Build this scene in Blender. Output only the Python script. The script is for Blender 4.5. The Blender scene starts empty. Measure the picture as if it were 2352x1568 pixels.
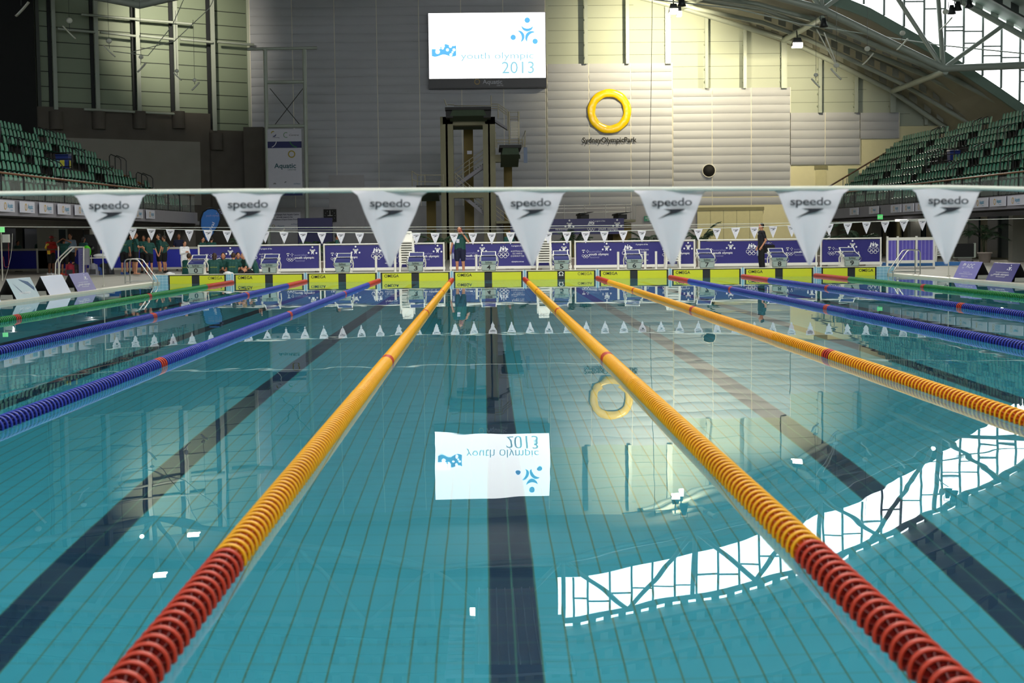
import bpy, math, random
from mathutils import Vector, Matrix
random.seed(7)
R = math.radians
C = bpy.context.scene.collection
sc = bpy.context.scene

# ---------------------------------------------------------------- camera
F = 3479.0; H = 1.36
fw = Vector(((1113-1176)/F, -(551-784)/F, -1)).normalized()
rt = Vector((1, .0115, 0)).normalized()
up = rt.cross(fw).normalized()
rt = fw.cross(up).normalized()
CAMROT = Matrix((rt, fw, up))            # camera axes -> world axes
cam_d = bpy.data.cameras.new('camera'); cam = bpy.data.objects.new('camera', cam_d); C.objects.link(cam)
cam.matrix_world = Matrix.Translation((0, 0, H)) @ CAMROT.to_4x4()
cam_d.sensor_width = 36; cam_d.lens = 36*F/2352; cam_d.clip_start = .1; cam_d.clip_end = 600
cam_d.dof.use_dof = True; cam_d.dof.focus_distance = 44; cam_d.dof.aperture_fstop = 4.5
sc.camera = cam
vs = sc.view_settings
vs.view_transform = 'Standard'; vs.look = 'None'; vs.exposure = 0; vs.gamma = 1; vs.use_curve_mapping = False

# ---------------------------------------------------------------- sky, hall lamps and added fill lights
w = bpy.data.worlds.new('sky'); sc.world = w; w.use_nodes = True
bg = w.node_tree.nodes['Background']
bg.inputs[0].default_value = (.95, .98, 1, 1); bg.inputs[1].default_value = 4.5

def ray(px, py):
    return CAMROT @ Vector(((px-1176)/F, -(py-784)/F, -1))
def W(px, py, Y):                         # point seen at a pixel, at depth Y
    d = ray(px, py); t = Y/d.y
    return Vector((d.x*t, Y, H+d.z*t))
def G(px, py, z=.08):                     # point of the deck seen at a pixel
    d = ray(px, py); t = (z-H)/d.z
    return Vector((d.x*t, d.y*t, z))
def PL(px, py, p0, n):                    # point of a plane seen at a pixel
    d = ray(px, py); o = Vector((0, 0, H)); t = (Vector(p0)-o).dot(n)/d.dot(n)
    return o+d*t

def lamp(name, kind, loc, energy, color, target=None, size=.5, spot=60, blend=.6):
    l = bpy.data.lights.new(name, kind); l.energy = energy; l.color = color
    if kind == 'AREA': l.shape = 'RECTANGLE'; l.size = size[0]; l.size_y = size[1]
    elif kind == 'SPOT': l.shadow_soft_size = size; l.spot_size = R(spot); l.spot_blend = blend
    else: l.shadow_soft_size = size
    o = bpy.data.objects.new(name, l); C.objects.link(o); o.location = loc
    d = (Vector(target)-Vector(loc)) if target is not None else Vector((0, 0, -1))
    o.rotation_euler = d.to_track_quat('-Z', 'Y').to_euler()
    return o
WARM = (1, .86, .55)
lamp('hall_flood_and_fill', 'SPOT', W(1552, 24, 111), 11000, WARM, W(1495, 130, 121), .3, 100, 1)
lamp('hall_flood_and_fill', 'SPOT', W(1832, 104, 112), 24000, WARM, W(1735, 250, 121), .3, 118, 1)
lamp('hall_flood_and_fill', 'SPOT', W(415, -15, 108), 5500, (1, .9, .7), W(400, 60, 116), .3, 80, 1)
lamp('hall_flood_and_fill', 'SPOT', (31, 104, 13.5), 7000, (1, .94, .78), (2, 66, 0), .12, 75, 1)  # fill added at the truss to brighten the far deck and blocks
lamp('hall_flood_and_fill', 'SPOT', (-23, 100, 18), 4000, (1, .95, .85), (-6, 64, 0), .12, 70, 1)  # matching fill added on the dim side for deck and team group
lamp('hall_flood_and_fill', 'SPOT', (2, 14, 21), 21000, (1, .97, .88), (1, 58, .5), .5, 42, 1)  # unseen fill added over the pool, lights fronts of blocks and fence
lamp('hall_flood_and_fill', 'SPOT', (20, 30, 20), 16000, (1, .97, .9), (12, 118, 5), .5, 38, 1)  # unseen fill added to even out the back wall
for q in ((-20.5, 66, 2.25), (-20.2, 78, 2.25), (25.4, 74, 2.3), (25.4, 88, 2.3)): lamp('under_stand_fill', 'POINT', q, 22 if q[0] < 0 else 50, (1, .95, .85), size=.05)  # added fill points brightening the spaces below the stands
for yy, en in ((12, 2600), (34, 2300), (57, 2600)):
    lamp('overhead_fill', 'AREA', (2, yy, 20), en, (1, .97, .9), None, (16, 4))  # unseen area fills added above the pool for general light
lamp('stand_side_fill', 'AREA', (44, 84, 16), 3200, (.85, .95, 1), (20, 76, 0), (30, 8))  # added area fill for the window-side seats, not a modelled window

# ---------------------------------------------------------------- materials
def lin(h):
    if not isinstance(h, str): return h
    v = [int(h[i:i+2], 16)/255 for i in (0, 2, 4)]
    return tuple(x/12.92 if x <= .04045 else ((x+.055)/1.055)**2.4 for x in v)
MATS = {}
def mat(name, col, rough=.5, metal=0, var=.08, scale=3, bump=0, emit=0, coat=0, trans=0, spec=.5):
    if name in MATS: return MATS[name]
    m = bpy.data.materials.new(name); m.use_nodes = True; MATS[name] = m
    nt = m.node_tree; b = nt.nodes['Principled BSDF']; c = lin(col)
    b.inputs['Roughness'].default_value = rough; b.inputs['Metallic'].default_value = metal
    b.inputs['Specular IOR Level'].default_value = spec
    b.inputs['Coat Weight'].default_value = coat
    if trans: b.inputs['Transmission Weight'].default_value = trans
    b.inputs['Base Color'].default_value = (*c, 1)
    if emit:
        b.inputs['Emission Color'].default_value = (*c, 1); b.inputs['Emission Strength'].default_value = emit
    elif var:
        tc = nt.nodes.new('ShaderNodeTexCoord'); n = nt.nodes.new('ShaderNodeTexNoise'); n.inputs['Scale'].default_value = scale; n.inputs['Detail'].default_value = 4
        mx = nt.nodes.new('ShaderNodeMix'); mx.data_type = 'RGBA'
        mx.inputs[6].default_value = (*[x*(1-var) for x in c], 1); mx.inputs[7].default_value = (*[min(1, x*(1+var)) for x in c], 1)
        nt.links.new(tc.outputs['Object'], n.inputs['Vector']); nt.links.new(n.outputs[0], mx.inputs[0]); nt.links.new(mx.outputs[2], b.inputs['Base Color'])
        if bump:
            bp = nt.nodes.new('ShaderNodeBump'); bp.inputs['Strength'].default_value = bump; bp.inputs['Distance'].default_value = .02
            nt.links.new(n.outputs[0], bp.inputs['Height']); nt.links.new(bp.outputs[0], b.inputs['Normal'])
    return m

def grid_mat(name, base, line, sx, sy, wx, wy, axes='XY', rough=.35, ox=0, oy=0, dark=None, extra=None):
    """tiles: lines every sx, sy metres of thickness wx, wy"""
    m = bpy.data.materials.new(name); m.use_nodes = True; nt = m.node_tree; N = nt.nodes; L = nt.links
    b = N['Principled BSDF']; b.inputs['Roughness'].default_value = rough
    g = N.new('ShaderNodeNewGeometry'); s = N.new('ShaderNodeSeparateXYZ'); L.new(g.outputs['Position'], s.inputs[0])
    def M(op, a, bb=None, c=None):
        n = N.new('ShaderNodeMath'); n.operation = op
        for i, v in enumerate((a, bb, c)):
            if v is None: continue
            if isinstance(v, (int, float)): n.inputs[i].default_value = v
            else: L.new(v, n.inputs[i])
        return n.outputs[0]
    def line_mask(ax, off, step, wd):
        p = M('ADD', s.outputs[ax], -off+step*1000)
        fr = M('MODULO', M('ADD', p, wd/2), step)
        return M('LESS_THAN', fr, wd)
    k = M('MAXIMUM', line_mask(axes[0], ox, sx, wx), line_mask(axes[1], oy, sy, wy))
    tn = N.new('ShaderNodeTexNoise'); tn.inputs['Scale'].default_value = 1.3; tn.inputs['Detail'].default_value = 5
    L.new(g.outputs['Position'], tn.inputs['Vector'])
    def rgb(c0, c1, f):
        mx = N.new('ShaderNodeMix'); mx.data_type = 'RGBA'
        for i, v in ((6, c0), (7, c1)):
            if isinstance(v, tuple): mx.inputs[i].default_value = (*v, 1)
            else: L.new(v, mx.inputs[i])
        L.new(f, mx.inputs[0]); return mx.outputs[2]
    bc = lin(base); col = rgb(tuple(x*.9 for x in bc), tuple(min(1, x*1.1) for x in bc), tn.outputs[0])
    lc = lin(line)
    if dark:
        dm = dark(M, s)
        col = rgb(col, lin('09385a'), dm)
        lcol = rgb(lc, lin('3f7a72'), dm)
        col = rgb(col, lcol, k)
    else:
        col = rgb(col, lc, k)
    L.new(col, b.inputs['Base Color'])
    return m

# ---------------------------------------------------------------- mesh builder
class MB:
    def __init__(s): s.v = []; s.f = []; s.m = []; s.sm = []
    def add(s, vs, fs, m=0, smooth=False):
        o = len(s.v); s.v += [tuple(p) for p in vs]
        for f in fs: s.f.append([i+o for i in f]); s.m.append(m); s.sm.append(smooth)
        return s
    def box(s, x0, x1, y0, y1, z0, z1, m=0):
        v = [(x, y, z) for x in (x0, x1) for y in (y0, y1) for z in (z0, z1)]
        return s.add(v, [(0, 1, 3, 2), (4, 6, 7, 5), (0, 4, 5, 1), (2, 3, 7, 6), (0, 2, 6, 4), (1, 5, 7, 3)], m)
    def hexa(s, p, m=0):                  # 8 points: bottom 4 ccw, top 4 ccw
        return s.add(p, [(3, 2, 1, 0), (4, 5, 6, 7), (0, 1, 5, 4), (1, 2, 6, 5), (2, 3, 7, 6), (3, 0, 4, 7)], m)
    def quad(s, a, b, c, d, m=0): return s.add([a, b, c, d], [(0, 1, 2, 3)], m)
    def slab(s, pts, off, m=0):           # polygon given thickness along the vector off
        n = len(pts); off = Vector(off)
        v = [Vector(p) for p in pts]+[Vector(p)+off for p in pts]
        f = [tuple(range(n-1, -1, -1)), tuple(range(n, 2*n))]+[(i, (i+1) % n, n+(i+1) % n, n+i) for i in range(n)]
        return s.add(v, f, m)
    def cap(s, a, b, r0, r1=None, m=0, n=8, flat=1, ends=2):   # tapered rod with rounded ends
        r1 = r0 if r1 is None else r1
        a = Vector(a); b = Vector(b); d = b-a; L = d.length
        if L < 1e-6: d = Vector((0, 0, 1)); L = 1e-6
        d = d/L; x = Vector((1, 0, 0)) if abs(d.x) < .9 else Vector((0, 1, 0))
        u = (x-d*x.dot(d)).normalized(); w_ = d.cross(u)
        prof = [(-r0, 0.0)]+[(-r0*math.cos(t*math.pi/2/ends), r0*math.sin(t*math.pi/2/ends)) for t in range(1, ends)]+[(0, r0), (L, r1)]+[(L+r1*math.sin(t*math.pi/2/ends), r1*math.cos(t*math.pi/2/ends)) for t in range(1, ends)]+[(L+r1, 0.0)]
        vs_ = []; fs = []
        for (h, r) in prof[1:-1]:
            for k in range(n):
                an = 2*math.pi*k/n; p = a+d*h+u*(r*math.cos(an))+w_*(r*math.sin(an)); vs_.append(p)
        m_ = len(prof)-2
        vs_ += [a+d*prof[0][0], a+d*prof[-1][0]]
        for j in range(m_-1):
            for k in range(n): fs.append((j*n+k, j*n+(k+1) % n, (j+1)*n+(k+1) % n, (j+1)*n+k))
        for k in range(n):
            fs.append((m_*n, (k+1) % n, k)); fs.append((m_*n+1, (m_-1)*n+k, (m_-1)*n+(k+1) % n))
        if flat != 1: vs_ = [Vector((p.x, (a.y+b.y)/2+(p.y-(a.y+b.y)/2)*flat, p.z)) for p in vs_]
        return s.add(vs_, fs, m, True)
    def cyl(s, a, b, r0, r1=None, n=10, m=0, smooth=True):
        r1 = r0 if r1 is None else r1
        a = Vector(a); b = Vector(b); d = (b-a).normalized(); x = Vector((1, 0, 0)) if abs(d.x) < .9 else Vector((0, 1, 0))
        u = (x-d*x.dot(d)).normalized(); w_ = d.cross(u); vs_ = []
        for p, r in ((a, r0), (b, r1)):
            for k in range(n): an = 2*math.pi*k/n; vs_.append(p+u*r*math.cos(an)+w_*r*math.sin(an))
        s.add(vs_, [(k, (k+1) % n, n+(k+1) % n, n+k) for k in range(n)], m, smooth)
        return s.add(vs_, [tuple(range(n-1, -1, -1)), tuple(range(n, 2*n))], m)
    def tube(s, pts, r, n=6, m=0, closed=False):
        pts = [Vector(p) for p in pts]; N = len(pts); vs_ = []; pu = None
        for i, p in enumerate(pts):
            a = pts[(i-1) % N] if (i or closed) else p; b = pts[(i+1) % N] if (i < N-1 or closed) else p
            d = (b-a).normalized()
            if pu is None: x = Vector((0, 0, 1)) if abs(d.z) < .9 else Vector((0, 1, 0))
            else: x = pu
            u = (x-d*x.dot(d)).normalized(); pu = u; w_ = d.cross(u)
            for k in range(n): an = 2*math.pi*k/n; vs_.append(p+u*r*math.cos(an)+w_*r*math.sin(an))
        fs = [(j*n+k, j*n+(k+1) % n, ((j+1) % N)*n+(k+1) % n, ((j+1) % N)*n+k) for j in range(N if closed else N-1) for k in range(n)]
        s.add(vs_, fs, m, True)
        if not closed: s.add(vs_[:n], [tuple(range(n-1, -1, -1))], m); s.add(vs_[-n:], [tuple(range(n))], m)
        return s
    def ell(s, c, rx, ry, rz, m=0, n=12, k=8, axis=None):
        vs_ = []; fs = []
        for j in range(1, k):
            t = math.pi*j/k
            for i in range(n): p = 2*math.pi*i/n; vs_.append((c[0]+rx*math.sin(t)*math.cos(p), c[1]+ry*math.sin(t)*math.sin(p), c[2]+rz*math.cos(t)))
        vs_ += [(c[0], c[1], c[2]+rz), (c[0], c[1], c[2]-rz)]; T = len(vs_)-2
        for j in range(k-2):
            for i in range(n): fs.append((j*n+i, (j+1)*n+i, (j+1)*n+(i+1) % n, j*n+(i+1) % n))
        for i in range(n): fs.append((T, i, (i+1) % n)); fs.append((T+1, (k-2)*n+(i+1) % n, (k-2)*n+i))
        return s.add(vs_, fs, m, True)
    def lathe(s, prof, n=16, m=0, c=(0, 0, 0), axis='z'):
        vs_ = []; fs = []
        for (r, h) in prof:
            for k in range(n):
                a = 2*math.pi*k/n; x, y = r*math.cos(a), r*math.sin(a)
                vs_.append((c[0]+x, c[1]+y, c[2]+h) if axis == 'z' else (c[0]+x, c[1]+h, c[2]+y))
        for j in range(len(prof)-1):
            for k in range(n): fs.append((j*n+k, j*n+(k+1) % n, (j+1)*n+(k+1) % n, (j+1)*n+k))
        return s.add(vs_, fs, m, True)
    def mesh(s, name, mats):
        me = bpy.data.meshes.new(name); me.from_pydata(s.v, [], s.f)
        for x in (mats if isinstance(mats, (list, tuple)) else [mats]): me.materials.append(x)
        me.polygons.foreach_set('material_index', s.m); me.polygons.foreach_set('use_smooth', s.sm); me.update(); me.validate()
        return me
    def build(s, name, mats, parent=None, loc=None, rz=0):
        return link(name, s.mesh(name, mats), parent, loc, rz)

def link(name, me, parent=None, loc=None, rz=0):
    o = bpy.data.objects.new(name, me); C.objects.link(o)
    if parent: o.parent = parent
    if loc is not None: o.location = loc
    if rz: o.rotation_euler = (0, 0, rz)
    return o
def tag(o, label, cat, group=None, kind=None):
    o['label'] = label; o['category'] = cat
    if group: o['group'] = group
    if kind: o['kind'] = kind
    return o
def thing(name, label, cat, loc=(0, 0, 0), rz=0, group=None):
    o = bpy.data.objects.new(name, None); C.objects.link(o); o.location = loc; o.rotation_euler = (0, 0, rz); o.empty_display_size = .1
    return tag(o, label, cat, group)
def struct(name, mb, m, label=None):
    o = mb.build(name, m); o['kind'] = 'structure'
    if label: o['label'] = label
    return o
def copy_tree(o, parent=None):
    c = o.copy(); C.objects.link(c); c.parent = parent
    for ch in list(o.children): copy_tree(ch, c)
    return c
def dup(root, loc, rz=0, label=None, group=None):
    c = copy_tree(root); c.location = loc; c.rotation_euler = (0, 0, rz)
    if label: c['label'] = label
    if group: c['group'] = group
    return c

# ---------------------------------------------------------------- lettering and flat marks (drawn in x, z, facing -Y)
_tc = {}
def text_geo(s_, bold=0, shear=0, sp=1):
    k = (s_, bold, shear, sp)
    if k not in _tc:
        cu = bpy.data.curves.new('t', 'FONT'); cu.body = s_; cu.size = 1; cu.offset = bold; cu.shear = shear; cu.space_character = sp; cu.resolution_u = 3
        o = bpy.data.objects.new('t', cu); C.objects.link(o)
        dg = bpy.context.evaluated_depsgraph_get(); dg.update(); me = bpy.data.meshes.new_from_object(o.evaluated_get(dg))
        vs_ = [tuple(v.co) for v in me.vertices]; fs = [tuple(p.vertices) for p in me.polygons]
        bpy.data.objects.remove(o); bpy.data.curves.remove(cu); bpy.data.meshes.remove(me)
        _tc[k] = (vs_, fs)
    return _tc[k]
class Mark(MB):
    y = 0
    def text(s, t, x, z, width=None, height=.1, align='c', m=0, bold=0, shear=0, sp=1, flip=False):
        vs_, fs = text_geo(t, bold, shear, sp)
        x0 = min(v[0] for v in vs_); x1 = max(v[0] for v in vs_)
        sz = height/.7; sx = width/(x1-x0) if width else sz
        ox = {'c': -(x0+x1)/2, 'l': -x0, 'r': -x1}[align]
        return s.add([(x+(v[0]+ox)*sx, s.y, z+(v[1]-.35)*sz) for v in vs_], fs, m)
    def poly(s, pts, m=0, dy=0): return s.add([(p[0], s.y+dy, p[1]) for p in pts], [tuple(range(len(pts)))], m)
    def rect(s, x0, x1, z0, z1, m=0, dy=0): return s.poly([(x0, z0), (x1, z0), (x1, z1), (x0, z1)], m, dy)
    def disc(s, x, z, r, m=0, n=20, dy=0): return s.poly([(x+r*math.cos(2*math.pi*k/n), z+r*math.sin(2*math.pi*k/n)) for k in range(n)], m, dy)
    def ring(s, x, z, r0, r1, m=0, n=28, a0=0, a1=360):
        vs_ = []; N = n
        for k in range(N+1):
            a = R(a0+(a1-a0)*k/N)
            for r in (r0, r1): vs_.append((x+r*math.cos(a), s.y, z+r*math.sin(a)))
        return s.add(vs_, [(2*k, 2*k+1, 2*k+3, 2*k+2) for k in range(N)], m)
    def crescent(s, x, z, r, ang, m=0, n=10, span=62, th=.5):
        vs_ = []
        for k in range(n+1):
            t = -1+2*k/n; a = R(ang+span*t); w_ = th*r*(1-t*t)
            vs_.append((x+(r-w_*.25)*math.cos(a), s.y, z+(r-w_*.25)*math.sin(a))); vs_.append((x+(r+w_*.75)*math.cos(a), s.y, z+(r+w_*.75)*math.sin(a)))
        return s.add(vs_, [(2*k, 2*k+1, 2*k+3, 2*k+2) for k in range(n)], m)
    def emblem(s, x, z, r, m=0):          # three figures: a disc held by a crescent, three times round
        for a in (90, 200, 335):
            dx, dz = math.cos(R(a)), math.sin(R(a))
            s.disc(x+dx*r*.86, z+dz*r*.86, r*.18, m)
            s.crescent(x+dx*r*.76, z+dz*r*.76, r*.54, a+180, m)
        return s
    def rings(s, x, z, w_, m=0):
        r = w_/6.6
        for k, (dx, dz) in enumerate(((-2.3, .5), (0, .5), (2.3, .5), (-1.15, -.55), (1.15, -.55))): s.ring(x+dx*r, z+dz*r, r*.82, r*1.05, m, 16)
        return s
    def flagmark(s, x, z, w_, h_, m=0):
        for (a, b, c, d) in ((-.5, -.1, .38, .5), (-.5, -.1, .2, .27), (-.34, -.27, .12, .5), (-.5, -.42, .12, .5), (-.16, -.1, .12, .5)): s.rect(x+a*w_, x+b*w_, z+c*h_, z+d*h_, m)
        for (a, b, rr) in ((-.3, -.25, .09), (.25, .35, .05), (.1, .05, .05), (.38, .08, .05), (.25, -.35, .06), (.31, -.05, .03)): s.disc(x+a*w_, z+b*h_, rr*w_, m, 8)
        return s
    def crest(s, x, z, w_, m=0):          # shield between two standing animals
        u = w_/2
        s.poly([(x-.95*u, z-.5*u), (x-.75*u, z-.45*u), (x-.62*u, z-.1*u), (x-.5*u, z+.3*u), (x-.42*u, z+.45*u), (x-.38*u, z+.3*u), (x-.25*u, z+.22*u), (x-.34*u, z-.05*u), (x-.42*u, z-.3*u), (x-.4*u, z-.5*u)], m)
        s.poly([(x+.3*u, z-.5*u), (x+.45*u, z-.3*u), (x+.3*u, z+.0*u), (x+.3*u, z+.35*u), (x+.38*u, z+.4*u), (x+.5*u, z+.12*u), (x+.8*u, z+.05*u), (x+.95*u, z-.2*u), (x+.7*u, z-.3*u), (x+.55*u, z-.5*u)], m)
        s.rect(x-.22*u, x+.2*u, z-.35*u, z+.2*u, m); s.disc(x, z+.4*u, .1*u, m, 8); s.rect(x-.9*u, x+.9*u, z-.58*u, z-.52*u, m)
        return s
# ================================================================ pool basin, deck and water
XL, XR, YN, YF, ZD = -11.1, 13.85, 1.8, 52.0, .05
def lanes_dark(M, s):
    out = None
    for k in range(10):
        c = -9.875+2.5*k
        a = M('LESS_THAN', M('ABSOLUTE', M('SUBTRACT', s.outputs['X'], c)), .125)
        y = M('MULTIPLY', M('GREATER_THAN', s.outputs['Y'], 3.8), M('LESS_THAN', s.outputs['Y'], 50))
        a = M('MULTIPLY', a, y)
        t = M('MULTIPLY', M('LESS_THAN', M('ABSOLUTE', M('SUBTRACT', s.outputs['X'], c)), .5), M('LESS_THAN', M('ABSOLUTE', M('SUBTRACT', s.outputs['Y'], 49.9)), .125))
        a = M('MAXIMUM', a, t)
        out = a if out is None else M('MAXIMUM', out, a)
    return out
M_FLOOR = grid_mat('pool_floor_tiles', '45bbd0', '568a74', .125, .25, .0095, .005, 'XY', .5, ox=-9.875, dark=lanes_dark)
M_PWALL = grid_mat('pool_wall_tiles', '5fb4cf', 'c8e0e6', .25, .125, .012, .012, 'YZ', .4)
M_ENDT = grid_mat('pool_end_tiles', '86b7cd', 'd5e6ec', .125, .1, .008, .008, 'XZ', .4, ox=-9.89, oy=.0)
M_DECK = grid_mat('deck_tiles', 'aeaba2', '8c8980', 1.2, 1.2, .02, .02, 'XY', .6)
M_COPE = mat('coping_tile', 'e6e2d2', .4)
struct('pool_floor', MB().box(XL-.2, XR+.2, YN-.2, YF+.2, -2.3, -2.1), M_FLOOR)
struct('pool_wall_left', MB().box(XL-.2, XL, YN-.2, YF+.2, -2.1, -.02), M_PWALL)
struct('pool_wall_right', MB().box(XR, XR+.2, YN-.2, YF+.2, -2.1, -.02), M_PWALL)
struct('pool_wall_near', MB().box(XL-.2, XR+.2, YN-.3, YN, -2.1, .28), M_ENDT)
struct('pool_wall_end', MB().box(XL-.25, XR+.25, YF, YF+.25, -2.1, .285), M_ENDT)
struct('trim_1', MB().box(XL-.25, XR+.25, YF-.01, YF+.45, .285, .3), M_COPE)
struct('trim_2', MB().box(XL-.35, XL, YN-.2, YF, -.02, ZD+.012), M_COPE)
struct('trim_3', MB().box(XR, XR+.35, YN-.2, YF, -.02, ZD+.012), M_COPE)
struct('deck_left', MB().box(-46, XL-.3, -8, 128, -.1, ZD), M_DECK)
struct('deck_right', MB().box(XR+.3, 50, -8, 128, -.1, ZD), M_DECK)
struct('deck_far', MB().box(XL-.3, XR+.3, YF+.25, 128, -.1, ZD), M_DECK)
struct('deck_near', MB().box(XL-.3, XR+.3, -8, YN-.3, -.1, .28), M_DECK)
# water: clear, refracting, with faint swell
wm = bpy.data.materials.new('water'); wm.use_nodes = True; nt = wm.node_tree; nt.nodes.clear()
out = nt.nodes.new('ShaderNodeOutputMaterial'); gl = nt.nodes.new('ShaderNodeBsdfGlass'); gl.inputs['IOR'].default_value = 1.333; gl.inputs['Roughness'].default_value = 0
gl.inputs['Color'].default_value = (.93, .99, 1, 1)
tc = nt.nodes.new('ShaderNodeNewGeometry'); mp = nt.nodes.new('ShaderNodeMapping'); mp.inputs['Scale'].default_value = (.9, .55, 1)
n1 = nt.nodes.new('ShaderNodeTexNoise'); n1.inputs['Scale'].default_value = 1.1; n1.inputs['Detail'].default_value = 2
bp = nt.nodes.new('ShaderNodeBump'); bp.inputs['Strength'].default_value = 1; bp.inputs['Distance'].default_value = .0021
nt.links.new(tc.outputs['Position'], mp.inputs[0]); nt.links.new(mp.outputs[0], n1.inputs['Vector']); nt.links.new(n1.outputs[0], bp.inputs['Height'])
nt.links.new(bp.outputs[0], gl.inputs['Normal']); nt.links.new(gl.outputs[0], out.inputs[0])
wo = MB().quad((XL, YN, 0), (XR, YN, 0), (XR, YF, 0), (XL, YF, 0)).build('pool_water', wm)
tag(wo, 'clear still turquoise water filling the roped swimming pool', 'water', kind='structure')

# ================================================================ touch pads
M_YEL = mat('pad_yellow', 'd8d81a', .45, var=.04)
M_BLK = mat('black_rubber', '101216', .5, var=0)
M_INK = mat('black_ink', '15161a', .6, var=0)
M_INKF = mat('faded_ink', '7c7a2c', .6, var=0)
M_WHT = mat('white_plastic', 'f1efe6', .45, var=.03)
M_CHR = mat('steel', 'c9c8c4', .28, 1, var=.05)
M_NAVY = mat('navy_vinyl', '1d1a63', .45, var=.06)
pads = []
for k in range(10):
    c = -9.89+2.5*k; x0, x1 = c-1.18, c+1.18
    if k == 0: x0, x1 = -10.82, -8.86
    if k == 9: x0, x1 = 11.58, 13.48
    t = thing('touch_pad', 'yellow touch pad with black cross on the pool end wall under starting block %d' % k, 'touch pad', (c, YF-.025, -.6), 0, 'touch pads on the pool end wall')
    a, b = x0-c, x1-c
    p = MB(); p.box(a, b, 0, .02, 0, .885, 0)
    y = -.003
    for (u0, u1, v0, v1) in ((a, a+.05, 0, .885), (b-.05, b, 0, .885), (a, b, 0, .05), (a, b, .855, .885), (-.13, .13, 0, .885)): p.box(u0, u1, y, 0, v0, v1, 1)
    p.build('panel', [M_YEL, M_BLK], t)
    m = Mark(); m.y = -.006
    if k in (0, 5, 9): m.text('OMEGA', b-.11, .77, .5, .1, 'r', 1 if k != 9 else 0, .012)
    else: m.text('OMEGA', a+.12, .77, .5, .1, 'l', 0, .015)
    if k == 5: m.text('Ω', 0, .775, .16, .14, 'c', 2, .012)
    m.build('lettering', [M_INK, M_INKF, M_WHT], t)
    if k < 9:
        x = c+1.25
        g = thing('rope_anchor', 'pale clamp post between touch pads beside starting block %d' % k, 'anchor', (x, YF-.02, -.35), 0, 'rope anchors on the end wall')
        MB().box(-.055, -.035, -.02, 0, 0, .68).box(.035, .055, -.02, 0, 0, .68).build('guide_rail', M_WHT, g)
        MB().box(-.035, .035, -.01, 0, .05, .66).build('backing_plate', mat('pale_tile', '8fbdd2', .4), g)

# ================================================================ lane ropes
RED, YEL, BLU, GRN = ('c93a20', '7a130b'), ('f7ae0c', 'c95606'), ('2436a6', '10155e'), ('1f8a3c', '0d5a2a')  # second of each pair is darker: shade between rims put into the core colour
def ropemats(n, c): return [mat('float_%s' % n, c[0], .32, var=.05, coat=.3), mat('float_%s_core' % n, c[1], .4, var=.05)]
RM = {'r': ropemats('red', RED), 'y': ropemats('yellow', YEL), 'b': ropemats('blue', BLU), 'g': ropemats('green', GRN)}
def disc_geo(mb, y, lod, c=(0, 0), m=0):
    C_ = (c[0], y, c[1])
    if lod == 0:
        mb.lathe([(.008, -.052), (.038, -.05), (.042, -.03), (.042, .03), (.038, .05), (.008, .052)], 18, m+1, C_, 'y')
        mb.lathe([(.065, -.008), (.067, -.0105), (.0735, -.0105), (.0765, -.006), (.0775, 0), (.0765, .006), (.0735, .0105), (.067, .0105), (.065, .008), (.065, -.008)], 36, m, C_, 'y')
        mb.lathe([(.042, -.002), (.065, -.002)], 24, m+1, C_, 'y')
        for q in range(12):
            a = 2*math.pi*q/12; u = Vector((math.cos(a), 0, math.sin(a))); v = Vector((-math.sin(a), 0, math.cos(a)))*.002; o = Vector(C_)
            A = [o+u*.04+Vector((0, -.026, 0)), o+u*.065+Vector((0, -.008, 0)), o+u*.065+Vector((0, .008, 0)), o+u*.04+Vector((0, .026, 0))]
            mb.slab([p-v for p in A], v*2, m+1)
    else:
        n = 14 if lod == 1 else 8
        mb.lathe([(.046, -.052), (.046, -.01), (.068, -.01)], n, m+1, C_, 'y')
        mb.lathe([(.068, -.01), (.0765, -.008), (.0765, .008), (.068, .01)], n, m, C_, 'y')
        mb.lathe([(.068, .01), (.046, .01), (.046, .052)], n, m+1, C_, 'y')
PITCH = .105
dm = {}
for q in 'rybg':
    mb = MB(); disc_geo(mb, 0, 0); dm[q] = mb.mesh('float', RM[q])
ROPEC = 'gbbyyybbg'
WHICH = ['green lane rope beside the cream and purple tent boards, red at its far end', 'blue lane rope between lanes 1 and 2, next to the green rope', 'blue lane rope between lanes 2 and 3, beside a yellow rope',
 'yellow lane rope between lanes 3 and 4 with long red near end', 'yellow lane rope between lanes 4 and 5 with long red near end', 'yellow lane rope between lanes 5 and 6, beside a blue rope',
 'blue lane rope between lanes 6 and 7, beside a yellow rope', 'blue lane rope between lanes 7 and 8, next to the green rope', 'green lane rope ending red under starting block 9']
for k in range(9):
    x = -8.64+2.5*k
    ystart = max(2.0, abs(x)*F/1240*.9-.3)
    dx = .05 if k == 3 else 0
    t = thing('lane_rope', WHICH[k], 'lane rope', (x+dx, 0, .018), dx/52, 'lane ropes')
    MB().tube([(0, ystart, 0), (0, YF-.02, 0)], .006, 6).build('cable', mat('wire', '555a5c', .4, .6), t)
    n = int((YF-.06-ystart)/PITCH); far = MB(); names = 'rybg'; cnt = 0
    for i in range(n):
        y = YF-.08-i*PITCH; ys = y
    ysall = sorted(YF-.08-i*PITCH for i in range(n))
    for i, y in enumerate(ysall):
        q = ROPEC[k]
        if y < 6.35 or y > 47: q = 'r'
        for mk in (16.8, 28.0, 39.0):
            if abs(y-mk) < .16: q = 'r'
        if i < 100:
            o = link('float', dm[q], t, (0, y, 0), 0); o.rotation_euler = (0, random.uniform(0, .6), 0)
        else: disc_geo(far, y, 1 if y < 26 else 2, (0, 0), names.index(q)*2)
    fm = []
    for q in names: fm += RM[q]
    o = far.build('float_run', fm, t); o['kind'] = 'stuff'

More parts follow.
